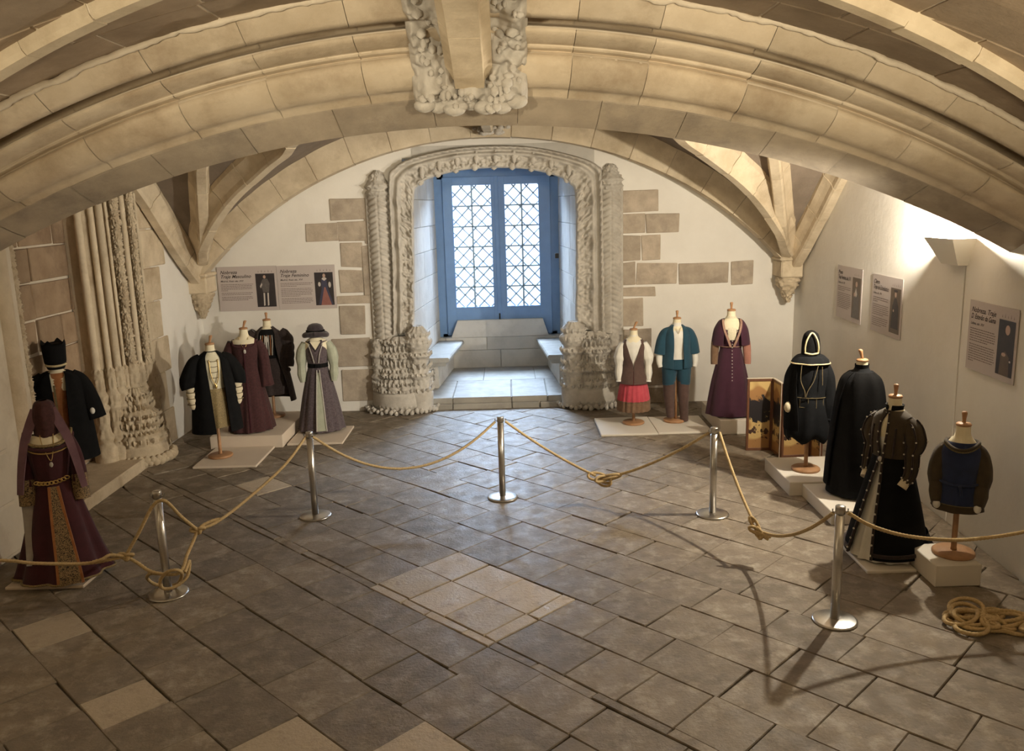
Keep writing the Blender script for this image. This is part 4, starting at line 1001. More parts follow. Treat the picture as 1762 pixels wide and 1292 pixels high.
rope('barrier_rope', [sag(hook('MR', .9), KR + [-.03, .05, .06], .05, 6), sag(KR + [.03, -.03, -.01], hook('R', -.9), .09, 7), overhand(KR, (.35, -.4, -.45), 1.0), overhand(KR + [.0, -.02, -.02], (.5, -.3, -.2), .8, (.1, -.5, .8))], 'hemp rope with a tight knot, lit from the right wall in front of the plinths')
eR = at_y(1762, 915, 5.9); wR = np.array([XR(5.9) - .01, 5.9, eR[2] + .07])
rope('barrier_rope', [[hook('R', .9), at_y(1500, 905, 5.84), at_y(1560, 922, 5.85), at_y(1636, 929, 5.87), at_y(1700, 925, 5.89), eR, wR]], 'hemp rope running past the small white box to the right wall')
for nm, q in (('wall_ring', wallL), ('wall_ring', wR)):
    s = 1 if q[0] < 0 else -1
    mesh(nm, *tube([[q[0] + s * (.0 + .022 * (1 - math.cos(a))), q[1] + .022 * math.sin(a), q[2]] for a in np.linspace(0, 2 * PI, 13)], .005, 6), M['steel'], wall_left if s > 0 else wall_right, True)
# heap of rope on the floor
cp = []
c0 = fl(1682, 1070)
for k in range(260):
    t = k / 259; a = t * 2 * PI * 8.6; r = .125 + .075 * math.sin(a * 2.37 + 1) + .045 * math.sin(a * .71)
    cp.append([c0[0] + r * 1.15 * math.cos(a) + .055 * math.sin(a * .37), c0[1] + r * .85 * math.sin(a) + .045 * math.cos(a * .53), .016 + .07 * t * (.55 + .45 * math.sin(a * 1.7)) + .012 * math.sin(a * 3.1)])
tail = [cp[0], fl(1700, 1083, .016), fl(1728, 1086, .016), fl(1750, 1091, .016), fl(1775, 1092, .016), fl(1810, 1085, .016)]
tail2 = [cp[-1], fl(1718, 1066, .05), fl(1735, 1077, .02), fl(1765, 1074, .016), fl(1795, 1078, .016), fl(1775, 1086, .05), fl(1757, 1082, .05), fl(1765, 1074, .05)]
o = rope('rope_heap', [cp, tail, tail2], 'tangled heap of spare hemp rope lying on the floor', .0155)


# ------------------------------------------------------------------ costumes on tailor's forms (local front is -Y)
NSEG = 72
def ring(z, rx, ry, cx=0, cy=0, folds=0, amp=0, ph=0, n=NSEG, front=1.0, e=2.0):
    a = np.linspace(0, 2 * PI, n, endpoint=False); s, c = np.sin(a), np.cos(a)
    k = 1 + amp * np.cos(folds * a + ph) + amp * .5 * np.cos((folds * 1.62 // 1) * a + ph * 2.1)
    s2_ = np.sign(s) * np.abs(s) ** (2 / e); c2 = np.sign(c) * np.abs(c) ** (2 / e)
    return np.stack([cx + rx * k * s2_, cy - ry * k * c2 * np.where(c > 0, front, 1), np.full(n, float(z))], -1)


def interp_prof(prof, n):
    prof = np.array(prof, float); t = np.linspace(0, 1, len(prof)); q = np.linspace(0, 1, n)
    return np.stack([np.interp(q, t, prof[:, k]) for k in range(prof.shape[1])], -1)


def garment(name, prof, m, parent, folds=0, amp0=0, amp1=0, ph=0, n=30, front=1.0, wave=.0, cap=False, nz=NSEG):
    """closed shell through rings (z, rx, ry, cx, cy); pleats grow towards the last ring"""
    prof = [tuple(p) + (0,) * (5 - len(p)) for p in prof]; P = spline(prof, n); G = []
    for i, (z, rx, ry, cx, cy) in enumerate(P):
        t = i / (n - 1); g = ring(z, rx, ry, cx, cy, folds, amp0 + (amp1 - amp0) * t, ph + .5 * t, nz, front)
        if wave: g[:, 2] += wave * t * np.sin(np.linspace(0, 2 * PI, nz, endpoint=False) * 5 + ph)
        G.append(g)
    V, F = grid(np.array(G), cv=True); 
    if cap: F = F + [tuple(range(nz))]
    return mesh(name, V, F, m, parent, True)


def openwrap(name, prof, m, parent, folds=0, amp0=0, amp1=0, ph=0, n=30, th=.012):
    """coat open at the front: rings (z, rx, ry, half opening angle, side shift of the opening)"""
    P = spline(prof, n); A = []; k = 80
    for i, (z, rx, ry, op, sh) in enumerate(P):
        t = i / (n - 1); a = np.linspace(op + sh, 2 * PI - op + sh, k); am = amp0 + (amp1 - amp0) * t
        f = 1 + am * np.cos(folds * a + ph) + am * .5 * np.cos(folds * .6 * a + 2 * ph)
        A.append(np.stack([rx * f * np.sin(a), -ry * f * np.cos(a), np.full(k, z)], -1))
    A = np.array(A); Bq = A.copy(); Bq[..., 0] *= 1 - th / np.maximum(.05, P[:, 1])[:, None]; Bq[..., 1] *= 1 - th / np.maximum(.05, P[:, 2])[:, None]
    mb = MB(); mb.add(*grid(A)); mb.add(*grid(Bq)); 
    for j in (0, -1): mb.add(*grid(np.stack([A[:, j], Bq[:, j]], 1)))
    for i in (0, -1): mb.add(*grid(np.stack([A[i], Bq[i]], 0)))
    o = mb.build(name, m, parent, True); return o, A


def sleeve(name, pts, rad, m, parent, folds=0, amp=0, n=26, lobes=0, lamp=0.0, flat=1.0):
    P = spline(pts, n); R = np.interp(np.linspace(0, 1, n), np.linspace(0, 1, len(rad)), rad)
    if lobes: R = R * (1 + lamp * np.abs(np.sin(np.linspace(0, PI * lobes, n))) - lamp * .5)
    T, N_, B2 = frames(P); a = np.linspace(0, 2 * PI, 28, endpoint=False)
    k = 1 + (amp * np.cos(folds * a)[None] * np.linspace(.4, 1, n)[:, None] if folds else 0)
    G = P[:, None] + (R[:, None] * k)[..., None] * (np.cos(a)[None, :, None] * N_[:, None] + flat * np.sin(a)[None, :, None] * B2[:, None])
    return mesh(name, *grid(G, cv=True, capu=True), m, parent, True)


def strip(name, pts, w, m, parent, th=.006, n=24, w1=None, lift=(0, -1, 0)):
    """flat ribbon of cloth through pts, facing lift"""
    P = spline(pts, n); T = np.gradient(P, axis=0); T /= np.linalg.norm(T, axis=1)[:, None]; L_ = np.array(lift, float); S = np.cross(T, L_); S /= np.linalg.norm(S, axis=1)[:, None]
    W = np.linspace(w, w1 if w1 is not None else w, n)[:, None] / 2
    G = np.stack([P - S * W, P - S * W + L_ * th, P + S * W + L_ * th, P + S * W], 1)
    return mesh(name, *grid(G, cv=True, capu=True), m, parent)


def trim(name, pts, r, m, parent, n=40): return mesh(name, *tube(spline(pts, n), r, 8), m, parent, True)


def form(name, loc, rz, label, zs, base=True, finial=True, tilt=(0.0, 0.0), w=1.0, pole_to=None, group='costumes on tailor forms', disk=.155):
    """tailor's form: wooden foot and pole, calico bust, wooden neck cap with a turned knob; zs is the shoulder height"""
    e = empty(name, tuple(loc), rz, label, 'costume', group)
    if base:
        mesh('stand_base', *lathe([(0, 0), (disk - .007, 0), (disk, .008), (disk, .024), (disk - .012, .034), (.04, .038), (0, .038)], 40), M['wood'], e, True)
        mesh('stand_pole', *lathe([(0, .03), (.025, .03), (.022, .06), (.021, zs - .3), (0, zs - .3)], 16), M['wood'], e, True)
    b = [(zs - .52, .155 * w, .115 * w), (zs - .36, .125 * w, .10 * w), (zs - .2, .165 * w, .125 * w), (zs - .08, .17 * w, .115 * w), (zs - .02, .135 * w, .085), (zs + .02, .075, .065), (zs + .05, .058, .056), (zs + .125, .053, .053)]
    garment('bust', b, M['bust'], e, n=30, cap=False)
    if finial:
        tx, ty = tilt
        mesh('neck_cap', *lathe([(0, zs + .118), (.055, zs + .118), (.06, zs + .128), (.052, zs + .14), (.02, zs + .146), (0, zs + .146)], 24), M['wood'], e, True)
        V, F = lathe([(0, zs + .14), (.016, zs + .14), (.013, zs + .16), (.018, zs + .20), (.022, zs + .225), (.016, zs + .235), (0, zs + .237)], 14)
        V = np.array(V); V[:, 0] += (V[:, 2] - zs - .14) * tx; V[:, 1] += (V[:, 2] - zs - .14) * ty; mesh('neck_knob', V, F, M['wood'], e, True)
    return e


def beads(name, pts, r, m, parent):
    b = MB()
    for p in pts: b.add(*blob(p, r, 7))
    return b.build(name, m, parent, True, 'stuff')


def surf(rx, ry, a, z, off=.006): return [(rx + off) * math.sin(a), -(ry + off) * math.cos(a), z]
D = math.radians

# --- red skirt, brown waistcoat, white blouse
x, y, _ = fl(1090, 728, .03); zs = 1.225
e = form('peasant_costume', (x, y, .03), D(-8), 'red pleated skirt with brown hem, brown waistcoat and white blouse on a form', zs, tilt=(.45, 0), w=.9)
garment('blouse', [(.62, .15, .115), (.85, .13, .105), (1.02, .155, .125), (1.14, .165, .11), (1.21, .12, .08), (1.245, .065, .062), (1.275, .06, .058)], M['white'], e, 9, .01, .01)
garment('skirt', [(.78, .135, .11), (.66, .165, .14), (.50, .20, .18), (.345, .222, .20)], M['red'], e, 19, .015, .055)
garment('skirt_hem_band', [(.347, .223, .201), (.28, .225, .205), (.20, .228, .21)], M['skirtb'], e, 19, .055, .06, .5)
trim('skirt_piping', [ring(.348, .226, .204, 0, 0, 19, .055, .5)[i] for i in list(range(0, 72)) + [0]], .004, M['skirtb'], e, 160)
openwrap('waistcoat', [(.60, .232, .195, .02, 0), (.70, .20, .165, .02, 0), (.85, .15, .125, .03, 0), (.98, .172, .142, .28, 0), (1.10, .178, .128, .50, 0), (1.17, .155, .10, .72, 0), (1.215, .12, .08, .9, 0)], M['brown'], e, 7, 0, .012)
for s in (-1, 1):
    sleeve('sleeve', [(s * .135, 0, 1.165), (s * .175, -.01, 1.05), (s * .20, -.02, .92), (s * .20, -.03, .86), (s * .205, -.05, .74), (s * .205, -.08, .64)], [.05, .076, .082, .048, .054, .03], M['white'], e, 9, .07)
    mesh('cuff', *tube([(s * .205, -.08, .66), (s * .203, -.085, .625)], [.034, .042], 12), M['white'], e, True)

# --- teal suit
x, y, _ = fl(1163, 725, .03); zs = 1.36
e = form('teal_suit', (x, y, .03), D(0), 'teal open jacket and breeches over a white shirt, brown hose, on a form', zs, base=False)
mesh('stand_base', *lathe([(0, 0), (.148, 0), (.155, .008), (.155, .024), (.143, .034), (0, .038)], 40, (-.02, .03, 0)), M['wood'], e, True)
mesh('stand_pole', *lathe([(0, .03), (.021, .03), (.021, .9), (0, .9)], 14, (.0, .03, 0)), M['wood'], e, True)
garment('shirt', [(.80, .165, .12), (.98, .15, .115), (1.2, .175, .13), (1.30, .165, .11), (1.35, .11, .075), (1.40, .062, .06), (1.43, .06, .058)], M['white'], e, 8, .006, .006)
openwrap('jacket', [(.80, .225, .17, .34, 0), (.95, .215, .17, .36, 0), (1.05, .205, .165, .34, 0), (1.2, .20, .152, .34, 0), (1.30, .18, .125, .40, 0), (1.365, .12, .085, .6, 0), (1.40, .075, .066, .8, 0)], M['teal'], e, 9, 0, .02)
for s in (-1, 1):
    sleeve('jacket_sleeve', [(s * .10, 0, 1.335), (s * .165, 0, 1.29), (s * .205, -.005, 1.19), (s * .222, -.01, 1.08), (s * .232, -.012, .99)], [.04, .066, .078, .085, .088], M['teal'], e, 6, .03)
    sleeve('stuffed_arm', [(s * .235, -.01, 1.06), (s * .25, -.03, .95), (s * .252, -.05, .87), (s * .24, -.06, .81)], [.05, .046, .042, .03], M['white'], e)
    sleeve('breeches_leg', [(s * .075, 0, .88), (s * .095, 0, .75), (s * .105, 0, .60), (s * .102, 0, .555)], [.11, .115, .098, .09], M['teal'], e, 6, .02)
    sleeve('hose_leg', [(s * .10, 0, .60), (s * .10, .0, .4), (s * .098 + .01, .0, .2), (s * .096 + .02, -.0 if s < 0 else -.02, .075 if s < 0 else .012)], [.09, .083, .066, .056], M['brown'], e)
garment('waistband', [(.78, .19, .135), (.86, .18, .13), (.92, .165, .125)], M['teal'], e, 6, .01, .0)
trim('shirt_tie', [(-.03, -.105, 1.36), (-.01, -.125, 1.31), (.0, -.13, 1.29), (.02, -.118, 1.33), (.035, -.105, 1.37)], .004, M['cream'], e)

# --- plum gown with elbow cape
x, y, _ = fl(1258, 716, .2); zs = 1.325
e = form('plum_gown', (x, y + .12, .20), D(-6), 'plum gown with elbow length cape sleeves and a laced cream neckline', zs)
garment('gown', [(1.27, .15, .10), (1.17, .175, .13), (1.05, .155, .12), (.93, .145, .115), (.80, .175, .15), (.5, .245, .215), (.25, .285, .25), (.02, .315, .275)], M['plum'], e, 9, 0, .035)
garment('chemise', [(1.06, .13, .126), (1.18, .15, .132), (1.27, .13, .10), (1.33, .085, .07), (1.375, .062, .06)], M['lace'], e, 22, .006, .012)
openwrap('shoulder_cape', [(.985, .262, .175, .50, 0), (1.08, .25, .17, .50, 0), (1.20, .225, .152, .52, 0), (1.30, .17, .115, .72, 0), (1.335, .12, .088, 1.0, 0)], M['plum'], e, 7, .0, .012)
for s in (-1, 1):
    strip('neck_braid', [surf(.12, .09, s * 1.0, 1.335, .012), surf(.17, .115, s * .72, 1.30, .012), surf(.235, .152, s * .46, 1.20, .0), (s * .06, -.165, 1.08), (s * .02, -.15, .97)], .028, M['braid2'], e)
    sleeve('lower_sleeve', [(s * .205, -.01, 1.02), (s * .215, -.03, .90), (s * .222, -.05, .77), (s * .222, -.055, .72)], [.056, .056, .05, .046], M['pinktan'] if s > 0 else M['skirtb'], e, 5, .02)
beads('front_button', [(0, -.148 + .0 * k - max(0, .93 - z_) * .165, z_) for k, z_ in enumerate(np.linspace(1.05, .52, 13))], .009, M['silver'], e)
trim('waist_cord', [surf(.148, .118, a, .965, .008) for a in np.linspace(-1.5, 1.5, 12)], .006, M['braid2'], e)

# --- hooded black costume
x, y, _ = fl(1386, 808, .155); zs = 1.27
e = form('hooded_costume', (x, y, .155), D(-14), 'black tunic and cape with a hood edged in cream braid on a form', zs, finial=False)
garment('tunic', [(1.25, .12, .09), (1.18, .19, .125), (1.05, .20, .14), (.88, .185, .14), (.76, .20, .16), (.55, .235, .18), (.42, .235, .18), (.36, .20, .15)], M['navy'], e, 7, 0, .05, wave=.03)
openwrap('cape', [(.48, .255, .20, 1.0, .55), (.7, .26, .205, 1.0, .5), (.9, .25, .19, 1.05, .45), (1.1, .22, .165, 1.1, .4), (1.22, .17, .115, 1.1, .3), (1.27, .09, .08, .8, 0)], M['black'], e, 9, .0, .05)
garment('hood', [(1.28, .10, .095), (1.36, .098, .10), (1.45, .093, .105, 0, .01), (1.52, .075, .09, 0, .015), (1.555, .04, .05, 0, .02), (1.565, .01, .015, 0, .02)], M['black'], e)
garment('hood_collar', [(1.31, .10, .09), (1.29, .15, .13), (1.245, .195, .155), (1.22, .205, .165)], M['navy'], e, 6, 0, .04)
trim('hood_braid', [(-.066, -.096, 1.335), (-.068, -.104, 1.40), (-.055, -.105, 1.47), (-.025, -.092, 1.53), (0, -.075, 1.55), (.025, -.092, 1.53), (.055, -.105, 1.47), (.068, -.104, 1.40), (.066, -.096, 1.335)], .009, M['goldcream'], e)
trim('hood_braid', [(-.066, -.10, 1.335), (0, -.115, 1.325), (.066, -.10, 1.335)], .010, M['goldcream'], e)
trim('collar_braid', [ring(1.22, .207, .167, 0, 0, 6, .04, .5)[i % 72] for i in range(-18, 19)], .008, M['goldcream'], e, 60)
trim('cord', [(-.10, -.155, 1.22), (-.105, -.165, 1.05), (-.06, -.17, .93), (-.05, -.172, .85), (-.03, -.17, .93), (.03, -.165, 1.05), (.07, -.15, 1.22)], .0045, M['olive'], e)
trim('cord', [(.11, -.145, 1.2), (.115, -.155, 1.08), (.118, -.155, 1.0)], .0045, M['olive'], e)
for z_ in (.84, .735): trim('belt_braid', [surf(.188, .148, a, z_ + .01, .006) for a in np.linspace(-1.1, 1.0, 14)], .0045, M['olive'], e)
for a in (-.9, -.55, -.1, .35, .8): trim('belt_braid', [surf(.188, .148, a, .74, .008), surf(.186, .146, a, .85, .008)], .004, M['olive'], e, 6)
for s in (-1, 1):
    sleeve('sleeve', [(s * .14, 0, 1.2), (s * .18, -.0, 1.08), (s * .205, -.02, .88), (s * .205, -.045, .76), (s * .20, -.05, .60)], [.055, .075, .07, .062, .045], M['navy'], e, 6, .05)
mesh('cuff', *blob((-.215, -.10, .735), .052, 12, (.9, .8, 1.2)), M['cream'], e, True)

# --- plain black cape
x, y, _ = fl(1475, 850, .14); zs = 1.255
e = form('black_cape', (x, y + .06, .14), D(-35), 'plain long black cape with a stand collar on a form with a light wooden knob', zs, tilt=(-.25, 0))
garment('cape', [(1.32, .062, .06), (1.285, .075, .07), (1.255, .13, .10), (1.18, .19, .145), (1.0, .215, .185), (.7, .235, .22), (.35, .265, .26), (.02, .285, .285)], M['navy'], e, 7, 0, .035)
mesh('stand_collar', *tube([(0, 0, 1.30), (0, 0, 1.345)], [.066, .068], 24, cap=False), M['black'], e, True)
openwrap('mantle', [(.10, .315, .30, .42, -.4), (.4, .30, .28, .40, -.4), (.75, .265, .245, .36, -.4), (1.05, .23, .195, .3, -.4), (1.2, .19, .15, .2, -.4), (1.27, .12, .10, .1, -.4)], M['black'], e, 8, 0, .04)

# --- open black gown with pearls
x, y, _ = fl(1530, 958, .03); zs = 1.285
e = form('pearl_gown', (x + .02, y + .12, .03), D(-60), 'open black gown set with pearls over a white underdress, with striped puffed sleeves', zs)
garment('underdress', [(1.2, .15, .11), (1.05, .16, .125), (.9, .14, .115), (.7, .17, .16), (.4, .23, .235), (.15, .275, .30), (.015, .30, .33)], M['white'], e, 15, 0, .05)
G_o, A = openwrap('gown', [(.045, .33, .375, .36, 0), (.2, .305, .335, .32, 0), (.45, .26, .265, .26, 0), (.7, .205, .195, .20, 0), (.9, .165, .142, .12, 0), (1.05, .18, .145, .20, 0), (1.18, .175, .125, .22, 0), (1.25, .13, .095, .18, 0), (1.30, .075, .07, .1, 0)], M['black'], e, 9, 0, .02)
for j, s in ((0, 1), (-1, -1)):
    ed = A[:, j] * [1.03, 1.03, 1]; trim('front_braid', ed, .012, M['dark'], e, 60); beads('pearl', [spline(ed * [1.03, 1.04, 1], 60)[i] for i in range(2, 60, 4)], .010, M['pearl'], e)
trim('hem_braid', A[0] * [1.01, 1.01, 1] + [0, 0, .045], .018, M['dark'], e, 90)
openwrap('bodice', [(.90, .172, .150, .20, 0), (1.05, .188, .152, .26, 0), (1.18, .186, .136, .28, 0), (1.25, .155, .112, .24, 0), (1.30, .085, .078, .2, 0)], M['brown2'], e, 0, 0, 0, n=16)
openwrap('stand_collar', [(1.27, .085, .078, .25, 0), (1.31, .072, .068, .2, 0), (1.345, .078, .074, .3, 0)], M['black'], e, n=10)
for a in np.linspace(.6, 5.7, 8): trim('bodice_stripe', [surf(.172, .15, a, .91, .006), surf(.188, .152, a, 1.05, .006), surf(.183, .133, a, 1.17, .006)], .009, M['dark'], e, 10)
for s in (-1, 1):
    sl = [(s * .12, 0, 1.225), (s * .175, .01, 1.16), (s * .205, .01, 1.04), (s * .19, .0, .95), (s * .20, -.01, .86), (s * .20, -.03, .76), (s * .185, -.07, .70)]
    sleeve('sleeve', sl, [.055, .082, .088, .060, .056, .05, .042], M['brown2'], e, 8, .05)
    C_ = spline(sl, 40); T_, N2, B3 = frames(C_); Rr = np.interp(np.linspace(0, 1, 40), np.linspace(0, 1, 7), [.055, .082, .088, .060, .056, .05, .042])
    for q in range(6):
        a = q * PI / 3; ln_ = [C_[i] + (Rr[i] * 1.05 + .002) * (math.cos(a) * N2[i] + math.sin(a) * B3[i]) for i in range(3, 38, 2)]
        strip_ = trim('sleeve_stripe', ln_, .008, M['dark'], e, 26); beads('pearl', [ln_[i] + .012 * (math.cos(a) * N2[5] + math.sin(a) * B3[5]) for i in range(1, len(ln_), 4)], .008, M['pearl'], e)
    mesh('cuff', *tube([(s * .188, -.06, .715), (s * .175, -.095, .665)], [.043, .047], 14), M['cream'], e, True)
mb = MB(); t = np.linspace(0, 1, 12)
TR = np.array([[[.32 * math.sin(a) * (1 + .5 * q), .345 * -math.cos(a) * (1 + .5 * q), .22 * (1 - q) ** 2.2 + .006] for a in np.linspace(1.9, 3.6, 24)] for q in np.linspace(0, 1, 10)])
mesh('train', *grid(TR), M['black'], e, True)
mesh('belt_clasp', *blob((0, -.155, .885), .022, 10, (1, .6, 1.2)), M['silver'], e, True)

# --- blue tunic
x, y, _ = fl(1636, 952, .185); zs = .985
e = form('blue_tunic', (x + .02, y, .185), D(-30), 'blue tunic with brown sleeves and braid edges on a short form', zs, disk=.165, w=.78)
garment('tunic', [(.975, .105, .082), (.945, .135, .10), (.88, .160, .125), (.75, .155, .13), (.66, .150, .125), (.55, .165, .145), (.45, .182, .155)], M['blue2'], e, 8, 0, .025, n=24)
garment('hem_band', [(.465, .184, .157), (.43, .190, .162), (.405, .194, .165)], M['brown2'], e, 8, .025, .025, .5, n=8)
trim('hem_braid', [ring(.465, .187, .16)[i % 72] for i in range(73)], .004, M['olive'], e, 80)
for off, m_, w_ in ((.0, 'brown2', .014), (.016, 'olive', .006)):
    trim('neck_braid', [surf(.116 + .012 * max(0, math.cos(a)) ** 2 + off * .6, .090 + .026 * max(0, math.cos(a)) ** 2 + off * .6, a, .970 - .045 * max(0, math.cos(a)) ** 2 - off, .005) for a in np.linspace(-PI, PI, 28)], w_, M[m_], e, 60)
trim('belt', [surf(.152, .128, a, .655 - .02 * math.cos(a), .012) for a in np.linspace(-PI, PI, 24)], .011, M['blue2'], e, 40)
mesh('belt_tip', *tube([(.01, -.155, .64), (.02, -.165, .60), (.025, -.168, .56)], .010, 8), M['blue2'], e, True)
for s in (-1, 1):
    sleeve('sleeve', [(s * .09, 0, .93), (s * .135, .0, .88), (s * .162, -.01, .76), (s * .165, -.03, .64), (s * .16, -.055, .59)], [.045, .062, .068, .070, .05], M['brown2'], e, 7, .05)
    sleeve('lower_sleeve', [(s * .162, -.05, .62), (s * .16, -.085, .53), (s * .155, -.105, .47)], [.055, .056, .04], M['brown2'], e, 5, .05)
    mesh('stuffed_hand', *blob((s * .148, -.125, .455), .032, 12, (.9, .9, 1.15)), M['white'], e, True)

# --- grey lilac gown with hat
x, y, _ = fl(555, 742, .03); zs = 1.325
e = form('lilac_gown', (x - .02, y + .1, .03), D(6), 'grey lilac gown with pale sage sleeves, black belt and a rolled brim hat', zs, finial=False)
garment('gown', [(1.30, .145, .095), (1.22, .165, .125), (1.1, .165, .135), (.98, .138, .115), (.93, .135, .115), (.80, .17, .155), (.5, .24, .225), (.25, .285, .27), (.03, .325, .31)], M['lilac'], e, 13, 0, .05)
garment('belt', [(.985, .143, .121), (.955, .143, .123), (.925, .145, .124)], M['black'], e, n=6)
mesh('belt_buckle', *cbox((-.028, -.135, .93), (.022, -.122, .98), .004), M['black'], e)
strip('underskirt_panel', [(.015, -.135, .86), (.02, -.18, .72), (.025, -.245, .45), (.03, -.30, .2), (.033, -.325, .06)], .03, M['sage'], e, .006, 24, .13)
for s in (-1, 1):
    strip('opening_braid', [(.018 + s * .018, -.138, .90), (.02 + s * .03, -.184, .72), (.025 + s * .048, -.247, .45), (.03 + s * .062, -.305, .2), (.033 + s * .07, -.33, .06)], .014, M['silver'], e, .012)
    strip('bodice_braid', [(s * .10, -.098, 1.27), (s * .055, -.14, 1.13), (s * .03, -.128, 1.0)], .010, M['silver'], e, .012)
    trim('neck_edge', [(s * .085, -.085, 1.315), (s * .06, -.112, 1.26), (s * .0, -.138, 1.17)], .012, M['hat'], e, 14)
    sleeve('sleeve', [(s * .15, 0, 1.27), (s * .205, -.01, 1.14), (s * .225, -.02, .95), (s * .225, -.03, .88), (s * .222, -.05, .80), (s * .215, -.06, .72)], [.055, .075, .08, .055, .062, .035], M['sage'], e, 8, .07)
mesh('neck_opening', [(-.075, -.108, 1.30), (.075, -.108, 1.30), (0, -.142, 1.185)], [(0, 2, 1)], M['bust'], e)
mesh('hat_crown', *lathe([(0, 1.545), (.04, 1.543), (.085, 1.525), (.112, 1.485), (.122, 1.43), (.12, 1.385), (.06, 1.375), (0, 1.375)], 40), M['hat'], e, True)
mesh('hat_brim', *tube([[.155 * math.sin(a), -.135 * math.cos(a), 1.392 + .014 * math.cos(2 * a)] for a in np.linspace(0, 2 * PI, 49)], .034, 14), M['hat'], e, True)
mesh('hat_brim_base', *lathe([(.05, 1.362), (.15, 1.362), (.16, 1.377), (.15, 1.392), (.05, 1.387)], 40), M['hat'], e, True)
mesh('hat_band', *tube([[.120 * math.sin(a), -.120 * math.cos(a), 1.442] for a in np.linspace(0, 2 * PI, 41)], .012, 8), M['black'], e, True)

# --- dark brown doublet and long coat, at the back of the left plinth
x, y, _ = fl(478, 716, .175); zs = 1.30
e = form('dark_long_coat', (x - .05, y + .02, .175), D(6), 'dark brown long coat over a black doublet with silver stripes and pendant', zs)
garment('doublet', [(.80, .165, .125), (.95, .15, .12), (1.15, .18, .138), (1.25, .16, .11), (1.30, .10, .08)], M['black'], e)
garment('doublet_skirt', [(.88, .155, .13), (.75, .19, .16), (.55, .22, .18), (.35, .235, .19)], M['dark'], e, 9, .01, .05)
openwrap('coat', [(.24, .335, .25, .75, .25), (.5, .30, .225, .72, .2), (.8, .25, .19, .62, .1), (1.05, .225, .165, .58, 0), (1.22, .20, .135, .62, 0), (1.29, .13, .095, .75, 0), (1.33, .085, .075, .8, 0)], M['dark'], e, 9, 0, .05)
for s in (-1, 1):
    sleeve('sleeve', [(s * .17, 0, 1.26), (s * .25, 0, 1.16), (s * .275, -.01, 1.0), (s * .28, -.03, .85), (s * .275, -.05, .74)], [.07, .095, .085, .07, .062], M['dark'], e, 8, .06, lobes=5, lamp=.12)
    mesh('cuff', *blob((s * .265, -.075, .70), .036, 10), M['cream'] if s < 0 else M['dark'], e, True)
for k in range(-3, 4):
    strip('doublet_stripe', [(k * .026, -.120, 1.22), (k * .028, -.146, 1.12), (k * .024, -.135, 1.0), (k * .022, -.128, .93)], .010, M['silver'] if k % 2 else M['rust'], e, .004)
mesh('collar_band', *tube([(0, 0, 1.325), (0, 0, 1.345)], [.060, .060], 24, cap=False), M['cream'], e, True)
mesh('pendant', [(-.016, -.155, 1.21), (.016, -.155, 1.21), (.03, -.158, 1.15), (.014, -.16, 1.12), (.006, -.16, .98), (-.006, -.16, .98), (-.014, -.16, 1.12), (-.03, -.158, 1.15)], [tuple(range(8))], M['silver'], e)
mesh('sash', *tube([surf(.155, .13, a, .90, .004) for a in np.linspace(-1.4, 1.4, 14)], .014, 8), M['black'], e, True)

# --- dark burgundy gown on the plinth
x, y, _ = fl(440, 742, .175); zs = 1.285
e = form('burgundy_gown', (x - .08, y + .12, .175), D(10), 'dark burgundy gown with a low square neck and pendant, on a plinth', zs, tilt=(.35, 0))
garment('gown', [(1.265, .165, .105), (1.2, .185, .13), (1.1, .18, .145), (.95, .155, .13), (.85, .16, .14), (.6, .21, .20), (.3, .265, .25), (.02, .31, .295)], M['burg2'], e, 11, 0, .05)
mesh('neck_opening', *grid(np.array([[surf(.18, .128, a, 1.265 - .015 * k + .012 * (k == 0), .012 - .004 * k) for a in np.linspace(-.85, .85, 14)] for k in range(0, 7)])), M['bust'], e, True)
trim('neck_braid', [surf(.165, .105, -1.0, 1.27, .012), surf(.185, .13, -.72, 1.19, .010), surf(.186, .134, 0, 1.172, .012), surf(.185, .13, .72, 1.19, .010), surf(.165, .105, 1.0, 1.27, .012)], .009, M['burg'], e)
trim('necklace', [(-.06, -.05, 1.30), (-.05, -.11, 1.25), (.01, -.145, 1.16), (.05, -.11, 1.25), (.06, -.05, 1.30)], .003, M['gilt'], e)
mesh('pendant', *blob((.012, -.155, 1.12), .022, 8, (.9, .5, 1.4)), M['silver'], e, True)
strip('front_braid', [(.0, -.152, 1.15), (.0, -.14, .95), (.01, -.205, .6), (.02, -.262, .3), (.025, -.305, .03)], .018, M['burg'], e, .008)
for s in (-1, 1): sleeve('sleeve', [(s * .165, 0, 1.23), (s * .215, 0, 1.1), (s * .235, -.01, .95), (s * .24, -.03, .8), (s * .245, -.03, .62)], [.06, .075, .072, .08, .10], M['burg2'], e, 7, .06)

